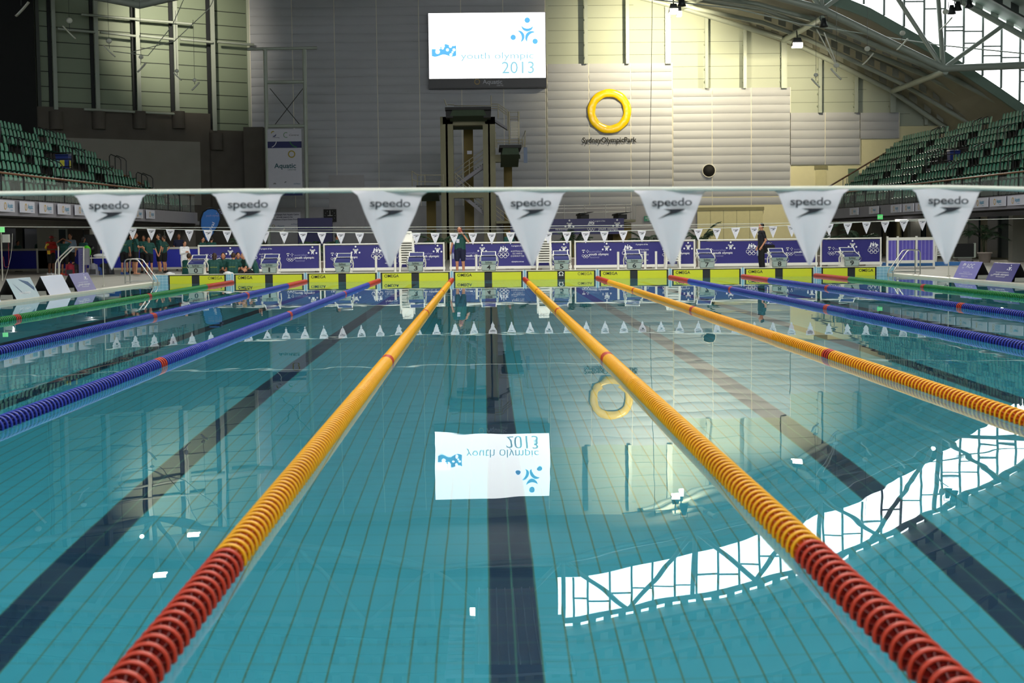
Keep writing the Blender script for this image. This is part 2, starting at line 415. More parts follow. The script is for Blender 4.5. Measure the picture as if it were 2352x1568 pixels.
# ================================================================ starting blocks
M_GREY = mat('grey_panel', 'a9b2a8', .3, var=.05); M_BLUEP = mat('block_blue', '232a72', .6, var=.05)
def block(k):
    c = -9.89+2.5*k
    t = thing('starting_block', 'starting block marked %d with blue sloping platform' % k, 'starting block', (c+.02, YF+.06, .3), 0, 'starting blocks on the pool end wall')
    MB().hexa([(-.2, .12, 0), (.2, .12, 0), (.2, .75, 0), (-.2, .75, 0), (-.17, .1, .4), (.17, .1, .4), (.17, .85, .5), (-.17, .85, .5)]).box(-.27, .27, -.02, .8, 0, .035).build('pedestal', M_WHT, t)
    MB().hexa([(-.26, -.06, .345), (.26, -.06, .345), (.26, .66, .47), (-.26, .66, .47), (-.26, -.06, .385), (.26, -.06, .385), (.26, .66, .51), (-.26, .66, .51)]).build('platform', M_BLUEP, t)
    f = MB()
    for x0 in (-.285, .26): f.hexa([(x0, -.07, .33), (x0+.025, -.07, .33), (x0+.025, .7, .47), (x0, .7, .47), (x0, -.07, .4), (x0+.025, -.07, .4), (x0+.025, .7, .54), (x0, .7, .54)])
    f.build('platform_frame', M_WHT, t)
    kp = MB().hexa([(-.23, .5, .535), (.23, .5, .535), (.23, .53, .535), (-.23, .53, .535), (-.23, .72, .645), (.23, .72, .645), (.23, .75, .645), (-.23, .75, .645)]).build('kick_plate', M_BLUEP, t)
    f = MB()
    for x0 in (-.26, .23): f.hexa([(x0, .48, .51), (x0+.03, .48, .51), (x0+.03, .56, .51), (x0, .56, .51), (x0, .7, .66), (x0+.03, .7, .66), (x0+.03, .78, .66), (x0, .78, .66)])
    f.box(-.26, .26, .7, .76, .645, .665).box(-.26, .26, .485, .5, .52, .535)
    f.build('kick_plate_frame', M_WHT, kp)
    MB().hexa([(-.25, -.1, .03), (.25, -.1, .03), (.25, 0, .03), (-.25, 0, .03), (-.25, -.1, .22), (.25, -.1, .22), (.25, 0, .22), (-.25, 0, .22)]).build('number_panel', M_GREY, t)
    MB().hexa([(-.24, -.1, .235), (.24, -.1, .235), (.26, .02, .235), (-.26, .02, .235), (-.28, -.13, .345), (.28, -.13, .345), (.26, .02, .345), (-.26, .02, .345)]).build('upper_panel', M_GREY, t)
    for s in (-1, 1):
        MB().tube([(s*.29, -.02, .36), (s*.33, -.06, .3), (s*.3, -.13, .24), (s*.25, -.13, .2), (s*.23, -.12, .04)], .011).build('handle', M_CHR, t)
        MB().tube([(s*.27, .1, .5), (s*.31, .2, .44), (s*.33, .4, .3), (s*.3, .5, .1)], .02).build('side_arm', M_WHT, t)
    m = Mark(); m.y = -.104; m.text(str(k), 0, .13, .13 if k != 1 else .06, .15, 'c', 0, .02); m.y = -.134; m.text('Sydney', 0, .3, .24, .06, 'c', 0, .01)
    m.build('lettering', M_INK, t)
for k in range(10): block(k)

# ================================================================ pennant lines
M_FLAG = mat('pennant_cloth', 'e3dde3', .75, var=.04, scale=6)
M_CORD = mat('pennant_cord', 'e6e3d6', .7, var=.1)
M_LOGO = mat('pennant_print', '23232e', .6, var=0)
def pennant_mesh(w0, h, flare):
    pts = []; hw = w0/2
    prof = [(hw+flare, 0), (hw+flare*.35, -.022*h/.35), (hw, -.06*h/.35)]
    n = 7
    for i in range(1, n+1): t = i/n; prof.append((hw*(1-t)**1.0+.004, -.06*h/.35-(h-.06*h/.35)*t))
    mb = MB(); f = []; vs_ = []
    for side, yy in ((0, -.0015), (1, .0015)):
        for (a, z) in prof: 
            for u in (-1, -.33, .33, 1): vs_.append((a*u, yy+.012*math.sin(u*2.5+z*9), z))
    N = len(prof)
    for i in range(N-1):
        for j in range(3):
            a = i*4+j; f.append((a+4, a+5, a+1, a)); b = N*4+a; f.append((b, b+1, b+5, b+4))
    for i in range(N-1):
        for j in (0, 3): a = i*4+j; f.append((a, a+4, a+4+N*4, a+N*4) if j == 0 else (a+4, a, a+N*4, a+4+N*4))
    mb.add(vs_, f, 0, True); mb.add([vs_[i] for i in (N*4-4, N*4-1, 2*N*4-1, 2*N*4-4)], [(0, 1, 2, 3)])
    return mb
def pennant_print(w0, h, far=False):
    m = Mark(); m.y = -.0155; k = h/.35
    m.text('speedo', 0, -.055*k, .185*w0/.27, .036*k, 'c', 0, .008, 0, .95)
    z = -.088*k; u = w0/.27
    m.poly([(-.042*u, z), (.06*u, z), (.055*u, z-.006*k), (.02*u, z-.019*k), (-.01*u, z-.025*k), (-.07*u, z-.045*k), (-.025*u, z-.022*k), (-.008*u, z-.013*k), (-.012*u, z-.007*k)])
    return m
near_y = 7.0
tips = [(252, 443), (570, 440.5), (896, 438.5), (1219, 437), (1542, 436), (1862, 434.5), (2177, 432)]
labs = ['large white pennant on the close line, hanging over the purple tent board', 'large white pennant on the close line, hanging over the seated green group beside block 1', 'large white pennant hanging between starting blocks 2 and 3',
        'large white pennant hanging over the chair stack beside starting block 5', 'large white pennant hanging over the chair stack between starting blocks 6 and 7', 'large white pennant hanging between starting blocks 8 and 9', 'large white pennant hanging beside the black monitor and potted palm']
cordp = [W(-260, 449, near_y), W(0, 444.5, near_y)]+[W(x, y-2, near_y) for x, y in tips]+[W(2352, 434, near_y), W(2620, 436, near_y)]
line = MB().tube(cordp, .0105, 10).build('pennant_line', M_CORD); tag(line, 'thick cream cord across the pool holding the large pennants', 'cord')
fm = pennant_mesh(.265, .35, .045).mesh('pennant', M_FLAG); pm = pennant_print(.27, .35).mesh('lettering', M_LOGO)
for i, (x, y) in enumerate(tips):
    p = W(x, y-2, near_y)
    o = link('pennant', fm, None, (p.x, p.y, p.z-.004), R(random.uniform(-7, 7))); tag(o, labs[i], 'pennant', 'large pennants on the close line')
    o.rotation_euler.y = R(random.uniform(-1, 1)); link('lettering', pm, o)
# far pennants at the turn, 5 m from the end wall
FY = 47.5
fx0, fx1 = -11.9, 14.6
def farz(x): t = (x-fx0)/(fx1-fx0); return 1.9-1.28*t*(1-t)
pts = [(fx0+(fx1-fx0)*i/30, FY, farz(fx0+(fx1-fx0)*i/30)) for i in range(31)]
tag(MB().tube(pts, .009, 6).build('pennant_line', M_CORD), 'thin cord sagging between two poles with a row of small pennants', 'cord')
fm2 = pennant_mesh(.25, .36, .02).mesh('pennant', M_FLAG); pm2 = pennant_print(.24, .36).mesh('lettering', M_LOGO)
ordn = 'first second third fourth fifth sixth seventh eighth ninth tenth'.split()
NFP = 45
for i in range(NFP):
    x = fx0+.35+i*(fx1-fx0-.6)/(NFP-1)
    o = link('pennant', fm2, None, (x, FY, farz(x)-.004), R(random.uniform(-8, 8)))
    ln = min(9, max(0, round((x+9.89)/2.5))); side = 'over lane %d' % ln
    off = x-(-9.89+2.5*ln); q = round(off/.58)
    pos = {-2: 'two places on the low-lane side of', -1: 'just on the low-lane side of', 0: 'almost over', 1: 'just on the high-lane side of', 2: 'two places on the high-lane side of'}.get(q)
    if pos is None: pos = ('%d places on the %s-lane side of' % (abs(q), 'low' if q < 0 else 'high'))
    tag(o, 'small white pennant on far line, %s block %d' % (pos, ln), 'pennant', 'small pennants on the far line')
    link('lettering', pm2, o)
M_POLE = mat('pole_metal', 'c9c6bb', .35, .4)
for x, zt, lb in ((fx0, 1.92, 'slim steel pennant pole beside the greyish purple tent board'), (fx1, 1.92, 'slim steel pennant pole beside the light purple tent board with white crest')):
    t = thing('pennant_pole', lb, 'pole', (x, FY, ZD), 0, 'pennant poles')
    MB().cyl((0, 0, 0), (0, 0, zt-ZD), .017, n=8).build('shaft', M_POLE, t); MB().cyl((0, 0, 0), (0, 0, .03), .06, n=12).build('base', M_POLE, t)
# false start cord and thick timing cord
p0 = W(-200, 519, 37); p1 = W(2552, 497, 37)
pts = [(p0.x+(p1.x-p0.x)*i/24, 37, p0.z+(p1.z-p0.z)*i/24-.5*(i/24)*(1-i/24)) for i in range(25)]
tag(MB().tube(pts, .006, 5).build('false_start_cord', M_CORD), 'thin white cord crossing above mid pool', 'cord')
t = thing('overhead_pipe', 'straight white pipe spanning the pool in front of the far pennants', 'pipe', (0, 48.3, 0))
MB().tube([W(-60, 504.5, 48.3), W(183, 505.5, 48.3), W(1176, 501, 48.3), W(2420, 483, 48.3)], .022, 8).build('pipe', M_WHT, t)
a = W(183, 505, 48.3)
MB().cyl((a.x, a.y, ZD), (a.x, a.y, a.z), .025, n=8).build('post', M_POLE, t)
MB().box(a.x-.2, a.x+.2, a.y-.1, a.y+.1, a.z, a.z+.03).box(a.x+.05, a.x+.14, a.y-.05, a.y+.05, a.z+.03, a.z+.1).hexa([(a.x-.03, a.y-.03, a.z-.12), (a.x+.03, a.y-.03, a.z-.12), (a.x+.03, a.y+.03, a.z-.12), (a.x-.03, a.y+.03, a.z-.12), (a.x-.14, a.y-.05, a.z), (a.x+.14, a.y-.05, a.z), (a.x+.14, a.y+.05, a.z), (a.x-.14, a.y+.05, a.z)]).build('bracket', M_WHT, t)
# pole with box and red hose at the pool edge
a = G(6, 645, ZD)
t = thing('start_post', 'grey post with white control box and looped red cable', 'post', (a.x, a.y, ZD))
MB().cyl((0, 0, 0), (0, 0, 1.9), .03, n=8).build('post', M_POLE, t)
MB().box(.06, .3, -.08, .08, 1.42, 1.72).build('control_box', mat('box_white', 'd5d8cf', .5), t)
MB().box(-.05, .12, -.06, .06, 1.8, 2.0).build('lamp', mat('green_lamp', '7ee08a', .5, emit=.7), t)
MB().tube([(.26, 0, 1.45), (.26, 0, .9), (.24, 0, .55), (.14, 0, .5), (.08, 0, .55), (.06, 0, .9)], .01).build('cable', mat('red_cable', 'a02a2a', .5), t)
MB().tube([(.42, 0, 1.75), (.38, 0, 1.2), (.32, 0, .85), (.2, 0, .4), (.08, 0, .05)], .007).build('cord', M_CORD, t)

# ================================================================ tent boards along both pool edges
def tent(xe, y0, y1, side, face, lab, marks, dark='2b2b2c'):
    t = thing('tent_board', lab, 'sign board', (xe, y0, ZD), 0, 'tent boards along the pool edge')
    L = y1-y0; s = side
    mf = mat('board_'+face, face, .35, var=.02); mb_ = mat('board_back', dark, .5)
    o = MB().slab([(0, 0, 0), (0, L, 0), (s*.24, L, .5), (s*.24, 0, .5)], (s*.012, 0, .004)).build('front_panel', mf, t)
    MB().slab([(s*.5, 0, 0), (s*.5, L, 0), (s*.255, L, .5), (s*.255, 0, .5)], (-s*.01, 0, 0)).build('rear_panel', mb_, t)
    MB().slab([(s*.1, .02, .01), (s*.42, .02, .01), (s*.4, .02, .12), (s*.12, .02, .12)], (0, .01, 0)).build('cross_brace', mat('brace', '8d8d86', .5), t)
    m = Mark(); m.y = 0; marks(m, L)
    n = Vector((-s*.5, 0, .24)).normalized()*.004
    vs_ = []
    for (u, _, v) in m.v:                # u along the board 0..L, v up the slope 0..1
        yy = u if s < 0 else L-u
        if s < 0: yy = u
        vs_.append((s*.24*v+n.x, yy, .5*v+n.z))
    m.v = vs_
    m.build('lettering', [mat('print_white', 'f4f4fa', .5, var=0), mat('print_blue', '3c5c86', .5, var=0)], t)
def mk_logo(m, L):
    m.emblem(L*.72, .72, .2); m.text('australian', L*.5, .5, L*.5, .07); m.text('youth olympic', L*.5, .38, L*.6, .09, bold=.02); m.text('festival', L*.5, .26, L*.35, .07); m.rings(L*.15, .3, .22)
def mk_aoc(m, L):
    m.crest(L*.25, .84, L*.16); m.rings(L*.25, .62, .2); m.text('AOC', L*.55, .75, L*.35, .26); m.text('A program of the', L*.5, .38, L*.3, .05); m.text('AUSTRALIAN OLYMPIC COMMITTEE', L*.5, .27, L*.62, .06); m.text('olympics.com.au', L*.5, .14, L*.3, .05)
def mk_blank(m, L): m.rect(.02, .06, .02, .05)
def mk_photo(m, L):
    m.poly([(L*.45, .95), (L*.75, .6), (L*.9, .35), (L*.95, .5), (L*.8, .8)], 1); m.poly([(L*.15, .75), (L*.28, .5), (L*.4, .2), (L*.3, .4)], 1); m.text('youth olympic', L*.45, .3, L*.5, .12, 'c', 0, .02)
tent(-11.28, 33.6, 35.5, -1, 'd5dcf2', 'pale blank tent board beside the grey start post', mk_blank)
tent(-11.28, 36.7, 38.6, -1, 'b4c8d4', 'pale blue tent board with dark streaks and white print at the pool edge', mk_photo)
tent(-11.28, 39.5, 41.5, -1, 'dfe3f7', 'white tent board between the streaky one and the purple one', mk_blank)
tent(-11.28, 42.2, 44.2, -1, '7d78b4', 'greyish purple tent board with white print at the pool edge', mk_logo)
tent(14.28, 44.0, 46.0, 1, '7470c6', 'light purple tent board with white crest beside the steel pennant pole', mk_aoc)
tent(14.28, 40.9, 43.0, 1, '2a2480', 'dark navy tent board with white festival print', mk_logo)

# ================================================================ pool ladders
def ladder(x0, s, y0, y1, lab):
    t = thing('pool_ladder', lab, 'ladder', (x0, y0, ZD), 0)
    for y in (0, y1-y0):
        MB().tube([(s*.86, y, 0), (s*.86, y, .7), (s*.83, y, .78), (s*.76, y, .81), (s*.5, y, .81), (s*.42, y, .77), (s*.38, y, .72), (s*.0, y, .18), (-s*.05, y, .1), (-s*.06, y, .02), (-s*.04, y, -.4), (-s*.04, y, -.9)], .022, 8).build('rail', M_CHR, t)
        MB().tube([(s*.02, y, .07), (s*.86, y, .07)], .016).build('foot_bar', M_CHR, t)
    for z in (-.25, -.55, -.85): MB().box(-s*.04-.03, -s*.04+.03, .02, y1-y0-.02, z-.015, z+.015).build('tread', M_WHT, t)
ladder(XL, -1, 50.6, 51.3, 'steel ladder with bent rails beside starting block 0')
ladder(XR, 1, 51.0, 51.6, 'steel ladder with bent rails in front of the purple slatted fence')
t = thing('entry_steps', 'white tubular handrails of an access stair near the man in the red shirt', 'steps', (0, 0, 0))
for dx in (0, 9):
    MB().tube([W(127+dx, 633, 64), W(128+dx, 604, 64), W(132+dx, 596, 64), W(158+dx, 571, 64), W(163+dx, 567.5, 64), W(192, 567.5, 64)], .03, 8).build('rail', M_WHT, t)
for x in (134, 192): MB().tube([W(x, 566, 64.3), W(x, 632, 64.3)], .028, 8).build('post', M_WHT, t)
MB().box(W(168, 0, 64).x, W(180, 0, 64).x, 64.4, 64.6, .5, 1.2).build('side_panel', mat('frosted', '8c8c96', .5), t)
# ================================================================ hall shell
YB = 121.0
M_ACOU = mat('acoustic_cloth', 'b4b7c0', .75, var=.06, scale=.6)
M_ACOUJ = mat('panel_joint', 'e4e0d4', .6)
M_BOARD = mat('wall_board', 'aeb6a8', .6, var=.06, scale=.5)
M_CREAM = mat('cream_wall', 'e8e2ba', .7, var=.04)
M_CONC = mat('concrete', '5b5650', .8, var=.25, scale=.8, bump=.2)
M_CONCL = mat('concrete_light', '8e8b85', .8, var=.12, scale=.8)
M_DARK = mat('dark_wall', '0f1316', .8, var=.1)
M_STEEL = mat('roof_steel', 'aab3aa', .45, .1, var=.06)
M_STEELD = mat('roof_steel_dark', '4c5250', .5, .2)
M_TIMB = mat('brown_rail', '7a4f2a', .45)
def wp(px, py, Y=YB): p = W(px, py, Y); return (p.x, p.z)
xl = wp(572, 300)[0]; xr = 44
def interp(tb, x):
    for (a, za), (b, zb) in zip(tb, tb[1:]):
        if a <= x <= b: t = (x-a)/(b-a); return za+(zb-za)*t
    return tb[0][1] if x < tb[0][0] else tb[-1][1]
def wallz(x): return min(25, interp([(-48, 20), (-20, 20.4), (0, 20.5), (11, 20.3), (15, 19), (20, 17.4), (24, 16), (28.5, 14.3), (33, 12.0), (37, 8.7), (44, 5.4)], x))
mb = MB(); n_ = 44
for i in range(n_):
    a, b = xl+(xr-xl)*i/n_, xl+(xr-xl)*(i+1)/n_
    mb.hexa([(a, YB, 0), (b, YB, 0), (b, YB+.4, 0), (a, YB+.4, 0), (a, YB, wallz(a)+.8), (b, YB, wallz(b)+.8), (b, YB+.4, wallz(b)+.8), (a, YB+.4, wallz(a)+.8)])
z = 4.2
while z < 21:
    xe = xr
    while wallz(xe) < z+.1 and xe > 0: xe -= .5
    if xe > 6: mb.box(wp(1258, 0)[0], xe, YB-.012, YB, z, z+.03, 1)
    z += .97
struct('wall_back', mb, [M_BOARD, mat('board_joint', '6c7468', .7)])
# scalloped acoustic lining
def lining(px0, px1, pt, pb, y=YB-.3, tophi=None):
    x0, z1 = wp(px0, pt, y); x1, z0 = wp(px1, pb, y)
    if tophi: z1 = tophi
    mb = MB(); rows = max(1, round((z1-z0)/.68)); cols = max(1, round((x1-x0)/3.2)); rh = (z1-z0)/rows; cw = (x1-x0)/cols
    mb.box(x0, x1, y+.04, YB, z0, z1, 0)
    for c_ in range(cols):
        for r_ in range(rows):
            n = 5; vs_ = []
            xa, xb = x0+c_*cw+.03, x0+(c_+1)*cw-.03
            amp = random.uniform(.06, .11); sag = random.uniform(-.03, .03)
            for i in range(n+1):
                t_ = i/n; z_ = z0+r_*rh+.01+t_*(rh-.02); d = amp*math.sin(math.pi*min(1, t_*1.0))**.8*(1-.3*t_)+.012
                for xx, s_ in ((xa, 0), ((xa+xb)/2, sag), (xb, 0)): vs_.append((xx, y-d, z_+s_*math.sin(math.pi*t_)))
            mb.add(vs_, [(i*3+j, i*3+j+1, i*3+j+4, i*3+j+3) for i in range(n) for j in (0, 1)], 0, True)
    for c_ in range(cols+1): xx = x0+c_*cw; mb.box(xx-.03, xx+.03, y-.05, y+.04, z0, z1, 1)
    return mb
parts_ = [(572, 1256, 0, 470, 20.4), (1256, 1545, 147, 470, None), (1545, 1815, 203, 470, None), (1815, 1975, 259, 377, None), (1975, 2065, 259, 318, None)]
for i, (a, b, c_, d, hi) in enumerate(parts_):
    o = lining(a, b, c_, d, tophi=hi).build('wall_back_lining', [M_ACOU, M_ACOUJ]); o['kind'] = 'structure'
# lower parts of the back wall
x0 = wp(1600, 0)[0]
struct('wall_back_lower', MB().box(wp(748, 0)[0], wp(830, 0)[0], YB-.45, YB-.3, 0, 6.6, 0).box(x0, xr, YB-.32, YB, 0, wp(0, 470)[1], 1).box(wp(1815, 0)[0], xr, YB-.2, YB, 0, wp(2065, 290)[1], 1).box(xl, x0, YB-.28, YB, 0, wp(0, 470)[1], 0), [mat('pale_wall', 'a9a8ae', .7), M_CREAM])
def wallthing(name, lab, cat, px0, py0, px1, py1, Y, mats, fn, group=None):
    a = W(px0, py1, Y); b = W(px1, py0, Y)
    t = thing(name, lab, cat, ((a.x+b.x)/2, Y, (a.z+b.z)/2), 0, group); fn(t, (b.x-a.x)/2, (b.z-a.z)/2); return t
# wall posts above the lining
posts = [(1345, -10, 147), (1440, -10, 147), (1533, -10, 147), (1622, 40, 203), (1710, 64, 203), (1800, 95, 203), (1883, 134, 259), (1966, 170, 259), (2050, 208, 259), (2126, 260, 287)]
for i, (px, a, b) in enumerate(posts):
    A = W(px, a, YB-.45); B = W(px+1, b, YB-.45); r = .22 if i in (2, 5, 8) else .13
    mb = MB().box(A.x-r, A.x+r, YB-.7, YB-.45, B.z, A.z)
    zz = B.z+.5
    while zz < A.z-.3: mb.box(A.x-r, A.x+r, YB-.45, YB, zz, zz+.12); zz += .97
    struct('wall_post_%d' % (i+1), mb, M_STEEL)
# doors and recesses in the back wall
def doorfn(n):
    def fn(t, hw, hh):
        MB().box(-hw, hw, -.02, .05, -hh, hh).build('leaf', mat('door_cream', 'ddd7aa', .6), t)
        m = MB()
        for i in range(1, n): x = -hw+2*hw*i/n; m.box(x-.015, x+.015, -.03, -.02, -hh, hh)
        m.box(-hw-.1, hw+.1, -.08, .0, hh, hh+.25); m.build('door_frame', mat('door_joint', '8f8b68', .6), t)
    return fn
wallthing('folding_door', 'wide cream folding door behind the palm fronds under the black round vent', 'door', 1602, 482, 1752, 590, YB-.45, None, doorfn(5))
wallthing('wall_door', 'cream door high in the back wall near the stand stairs', 'door', 1873, 388, 1898, 436, YB-.24, None, doorfn(1))
wallthing('wall_window', 'small dark glazed opening beside the sloping brown handrail', 'window', 1948, 387, 1972, 420, YB-.24, None, lambda t, hw, hh: MB().box(-hw, hw, -.02, .04, -hh, hh).build('pane', mat('green_glass', '6f8573', .2), t))
wallthing('wall_window', 'small glazed opening at the top of the stand stairs', 'window', 2034, 341, 2050, 362, YB-.24, None, lambda t, hw, hh: MB().box(-hw, hw, -.02, .04, -hh, hh).build('pane', mat('green_glass', '6f8573', .2), t))
# round black vent
p = W(1628, 392, YB-.42)
t = thing('round_vent', 'round black vent opening with pale rim on the lit back wall', 'vent', p)
MB().lathe([(.0, -.05), (.48, -.05), (.48, .1)], 32, axis='y').build('opening', mat('void_black', '050507', .7, var=0), t)
MB().lathe([(.48, .1), (.48, -.09), (.54, -.09), (.54, .1)], 32, axis='y').build('rim', M_WHT, t)
# yellow ring sign and its writing
p = W(1399.5, 255.5, YB-.5)
t = thing('ring_sign', 'big glossy yellow ring on the back wall above dark lettering', 'sign', p)
mb = MB(); Nn = 48; k_ = 10; vs_ = []
for i in range(Nn):
    a = 2*math.pi*i/Nn
    for j in range(k_): b_ = math.pi*2*j/k_; rr = 1.43+.32*math.cos(b_)+.015*math.sin(a*9+b_); vs_.append((rr*math.cos(a), .09*math.sin(b_)+.01*math.sin(a*13), rr*math.sin(a)))
mb.add(vs_, [(i*k_+j, i*k_+(j+1) % k_, ((i+1) % Nn)*k_+(j+1) % k_, ((i+1) % Nn)*k_+j) for i in range(Nn) for j in range(k_)], 0, True)
mb.build('ring', mat('ring_yellow', 'f2c800', .25, coat=.5, var=.03), t)
m = Mark(); m.y = -.0; q = W(1400, 321, YB-.5); m.text('SydneyOlympicPark', q.x-p.x, q.z-p.z, 4.3, .4, 'c', 0, .02, 0, 1)
m.build('lettering', mat('sign_black', '1c1c1c', .6, var=0), t)

# ---------------------------------------------------------------- video screen
a = W(986, 181, 119.8); b = W(1252, 28, 119.8); hw = (b.x-a.x)/2; hh = (b.z-a.z)/2
t = thing('video_screen', 'glowing white video screen showing 2013 and blue emblem', 'screen', ((a.x+b.x)/2, 119.8, (a.z+b.z)/2))
M_SCR = mat('screen_white', (1, 1, 1), emit=2.0); M_SCB = mat('screen_blue', (.13, .52, .95), emit=.9); M_SCL = mat('screen_pale', (.33, .66, .8), emit=.85)
MB().box(-hw, hw, .02, .06, -hh, hh).build('display', M_SCR, t)
MB().box(-hw-.05, hw+.05, .06, .9, -hh-.75, hh+.03).box(-hw, hw, 0, .06, -hh-.7, -hh).build('casing', mat('casing_dark', '11121f', .4, var=.05), t)
m = Mark(); m.y = .0
sx = 2*hw/267; cx_, cy_ = 1119, 105
U = lambda px, py: ((px-cx_)*sx, (cy_-py)*sx*1.0)
u0, v0 = U(1205, 74); 
for (px, py, r_) in ((1211.5, 48.5, 6.4), (1178.8, 87, 6.2), (1229, 96.5, 6.2)): x, z_ = U(px, py); m.disc(x, z_, r_*sx, 0)
for (px, py, rr, ang) in ((1211.5, 54, 15, 268), (1185, 87, 15, 15), (1226, 92, 16, 140)): x, z_ = U(px, py); m.crescent(x, z_, rr*sx, ang, 0, 12, 62, .45)
x, z_ = U(1189, 155); m.text('2013', x, z_, 74*sx, 27*sx, 'c', 1, .004)
x, z_ = U(1142, 127); m.text('youth olympic', x, z_-.02, 167*sx, 15*sx, 'c', 1, -.002)
fl = [U(992+56*i/12, 103+2.5*math.sin(i*.75)) for i in range(13)]; fb = [U(992+56*i/12, 127+2.5*math.sin(i*.75+.3)) for i in range(13)]
for i in range(12): m.poly([fb[i], fb[i+1], fl[i+1], fl[i]], 0)
m.y = -.01
for (px, py, r_) in ((1005.5, 118, 5.2), (1035, 106, 3.4), (1028, 114, 3.4), (1043, 114, 3.4), (1039.5, 119.5, 2.3), (1036, 125, 3.4)): x, z_ = U(px, py); m.disc(x, z_, r_*sx, 2, 9)
for q in ((990, 99, 1019, 107), (1001, 99, 1009, 114), (990, 99, 1012, 112)): x, z_ = U(q[0], q[1]); x1, z1 = U(q[2], q[3]); m.rect(x, x1, z1, z_, 2)
for (px, py) in ((1019, 102), (1017, 110), (1019, 106)): x, z_ = U(px, py); m.disc(x, z_, 3*sx, 2, 8)
m.build('lettering', [M_SCB, M_SCL, M_SCR], t)
m = Mark(); m.y = -.01; x, z_ = U(1130, 187); m.text('Aquatic', x, -hh-.27, 45*sx, .32, 'c', 0, .015); m.text('CENTRE', x+.6, -hh-.56, 15*sx, .12, 'c', 0, .01)
x, z_ = U(1095, 187); m.ring(x, -hh-.26, .17, .22, 1)
m.build('lettering', [mat('pale_print', 'b9bccb', .5, var=0), mat('gold_print', 'b99a4a', .5, var=0)], t)

# ---------------------------------------------------------------- slanted wall with tall bays on the dark side
P0 = Vector((xl, YB, 0)); P1 = Vector((-36, 108.6, 0)); dv = (P1-P0).normalized(); nn = Vector((dv.y, -dv.x, 0))
if nn.y > 0: nn = -nn
def SL(px, py, off=0): return PL(px, py, P0+nn*off, nn)
def slslab(mb, px0, py0, px1, py1, off, th, m=0, bulge=0):
    A = SL(px0, py1, off); B = SL(px1, py1, off); Cc = SL(px1, py0, off); D = SL(px0, py0, off)
    z0 = (A.z+B.z)/2; z1 = (Cc.z+D.z)/2
    return mb.slab([(A.x, A.y, z0), (B.x, B.y, z0), (B.x, B.y, z1), (A.x, A.y, z1)], -nn*th, m)
mb = MB(); q0, q1 = P0-dv*0, P0+dv*30
mb.slab([(q0.x, q0.y, 0), (q1.x, q1.y, 0), (q1.x, q1.y, 26), (q0.x, q0.y, 26)], -nn*.3, 0)
z = 8.5
M_BAY = mat('bay_panel', '8b9884', .5, var=.08, scale=.4)
zz = []
while z < 24:
    A = SL(88, 300, .01); B = SL(570, 300, .01); mb.slab([(A.x, A.y, z), (B.x, B.y, z), (B.x, B.y, z+.06), (A.x, A.y, z+.06)], -nn*.02, 1); z += 1.08
struct('wall_left', mb, [M_BAY, mat('bay_joint', '2c332f', .7)])
for i, (px, pb) in enumerate(((125, 251), (222, 258), (317, 262), (404, 264), (490, 300))):
    mb = MB(); slslab(mb, px, -60, px+9, pb, .8, .1, 0); slslab(mb, px-10, -60, px-2, pb, .25, .1, 1)
    A = SL(px+4, pb, .8); B = SL(px+4, pb, .3)
    struct('wall_left_post_%d' % (i+1), mb, [M_STEEL, mat('post_gap', '22262a', .7)])
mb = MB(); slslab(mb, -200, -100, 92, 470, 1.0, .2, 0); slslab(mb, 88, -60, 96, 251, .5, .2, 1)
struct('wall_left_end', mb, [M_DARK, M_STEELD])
mb = MB()
slslab(mb, -60, 250, 492, 620, .7, .5, 0); slslab(mb, 488, 300, 586, 640, .7, .5, 0); mb.box(xl-.1, xl+1.4, YB-2.2, YB-.3, 0, wp(0, 300, YB-1)[1], 0)
struct('wall_left_base', mb, M_CONC)
mb = MB(); slslab(mb, 138, 321, 463, 470, .78, .08, 0)
struct('wall_left_panel', mb, M_CONCL)
for px in (127, 225, 318, 408, 496):
    A = SL(px, 256 if px < 490 else 306, .72); mb = MB().cyl(A+nn*.1, A+nn*.1-Vector((0, 0, 1.3)), .5, n=14)
    o = mb.build('column_bracket', M_CONC); o['kind'] = 'structure'
for (a, b, c_, d) in ((186, 33, 440, 55), (193, 251, 410, 262), (132, 66, 218, 74), (230, 74, 312, 83), (322, 82, 398, 90), (414, 90, 488, 97), (500, 96, 583, 103)):
    tag(MB().tube([SL(a, b, 1.0), SL(c_, d, 1.0)], .1, 6).build('cross_tube', M_STEEL), 'grey tube across the tall wall bays, %s' % ('upper long one' if b < 40 else 'lowest long one' if b > 200 else 'short one spanning bay %d from the dark corner' % (1+int((a-120)/92))), 'tube', 'tubes across the tall bays')

# ---------------------------------------------------------------- roof
YS = 108.0
Bc = [(-40, 20), (-30, 20.8), (-20, 21.4), (-10, 22), (0, 22.4), (6.1, 22.3), (16.5, 20.5), (27, 17.0), (32, 14.2), (37, 10.9), (44, 6)]
Cc_ = [(-40, 23.4), (-28, 24.6), (-18, 25.4), (-8, 25.9), (0, 26), (6.1, 25.9), (16.5, 24), (24.7, 21.8), (32.8, 18.1), (38, 15.2), (44, 11)]
xs = [-40+i*1.5 for i in range(57)]
def sheet(fa, fb, ya, yb, th, m):
    mb = MB()
    for a, b in zip(xs, xs[1:]):
        mb.hexa([(a, ya, fa(a)), (b, ya, fa(b)), (b, yb, fb(b)), (a, yb, fb(a)), (a, ya, fa(a)+th), (b, ya, fa(b)+th), (b, yb, fb(b)+th), (a, yb, fb(a)+th)])
    return mb
fB = lambda x: interp(Bc, x); fC = lambda x: interp(Cc_, x)
M_SOFF = mat('roof_soffit', '9c998c', .7, var=.12, scale=.5); M_CEIL = mat('main_ceiling', '8fa39c', .6, var=.08, scale=.4)
struct('ceiling_lower', sheet(lambda x: fB(x)+.5, lambda x: wallz(x)+.6, YS+.3, YB+.2, .25, 0), M_SOFF)
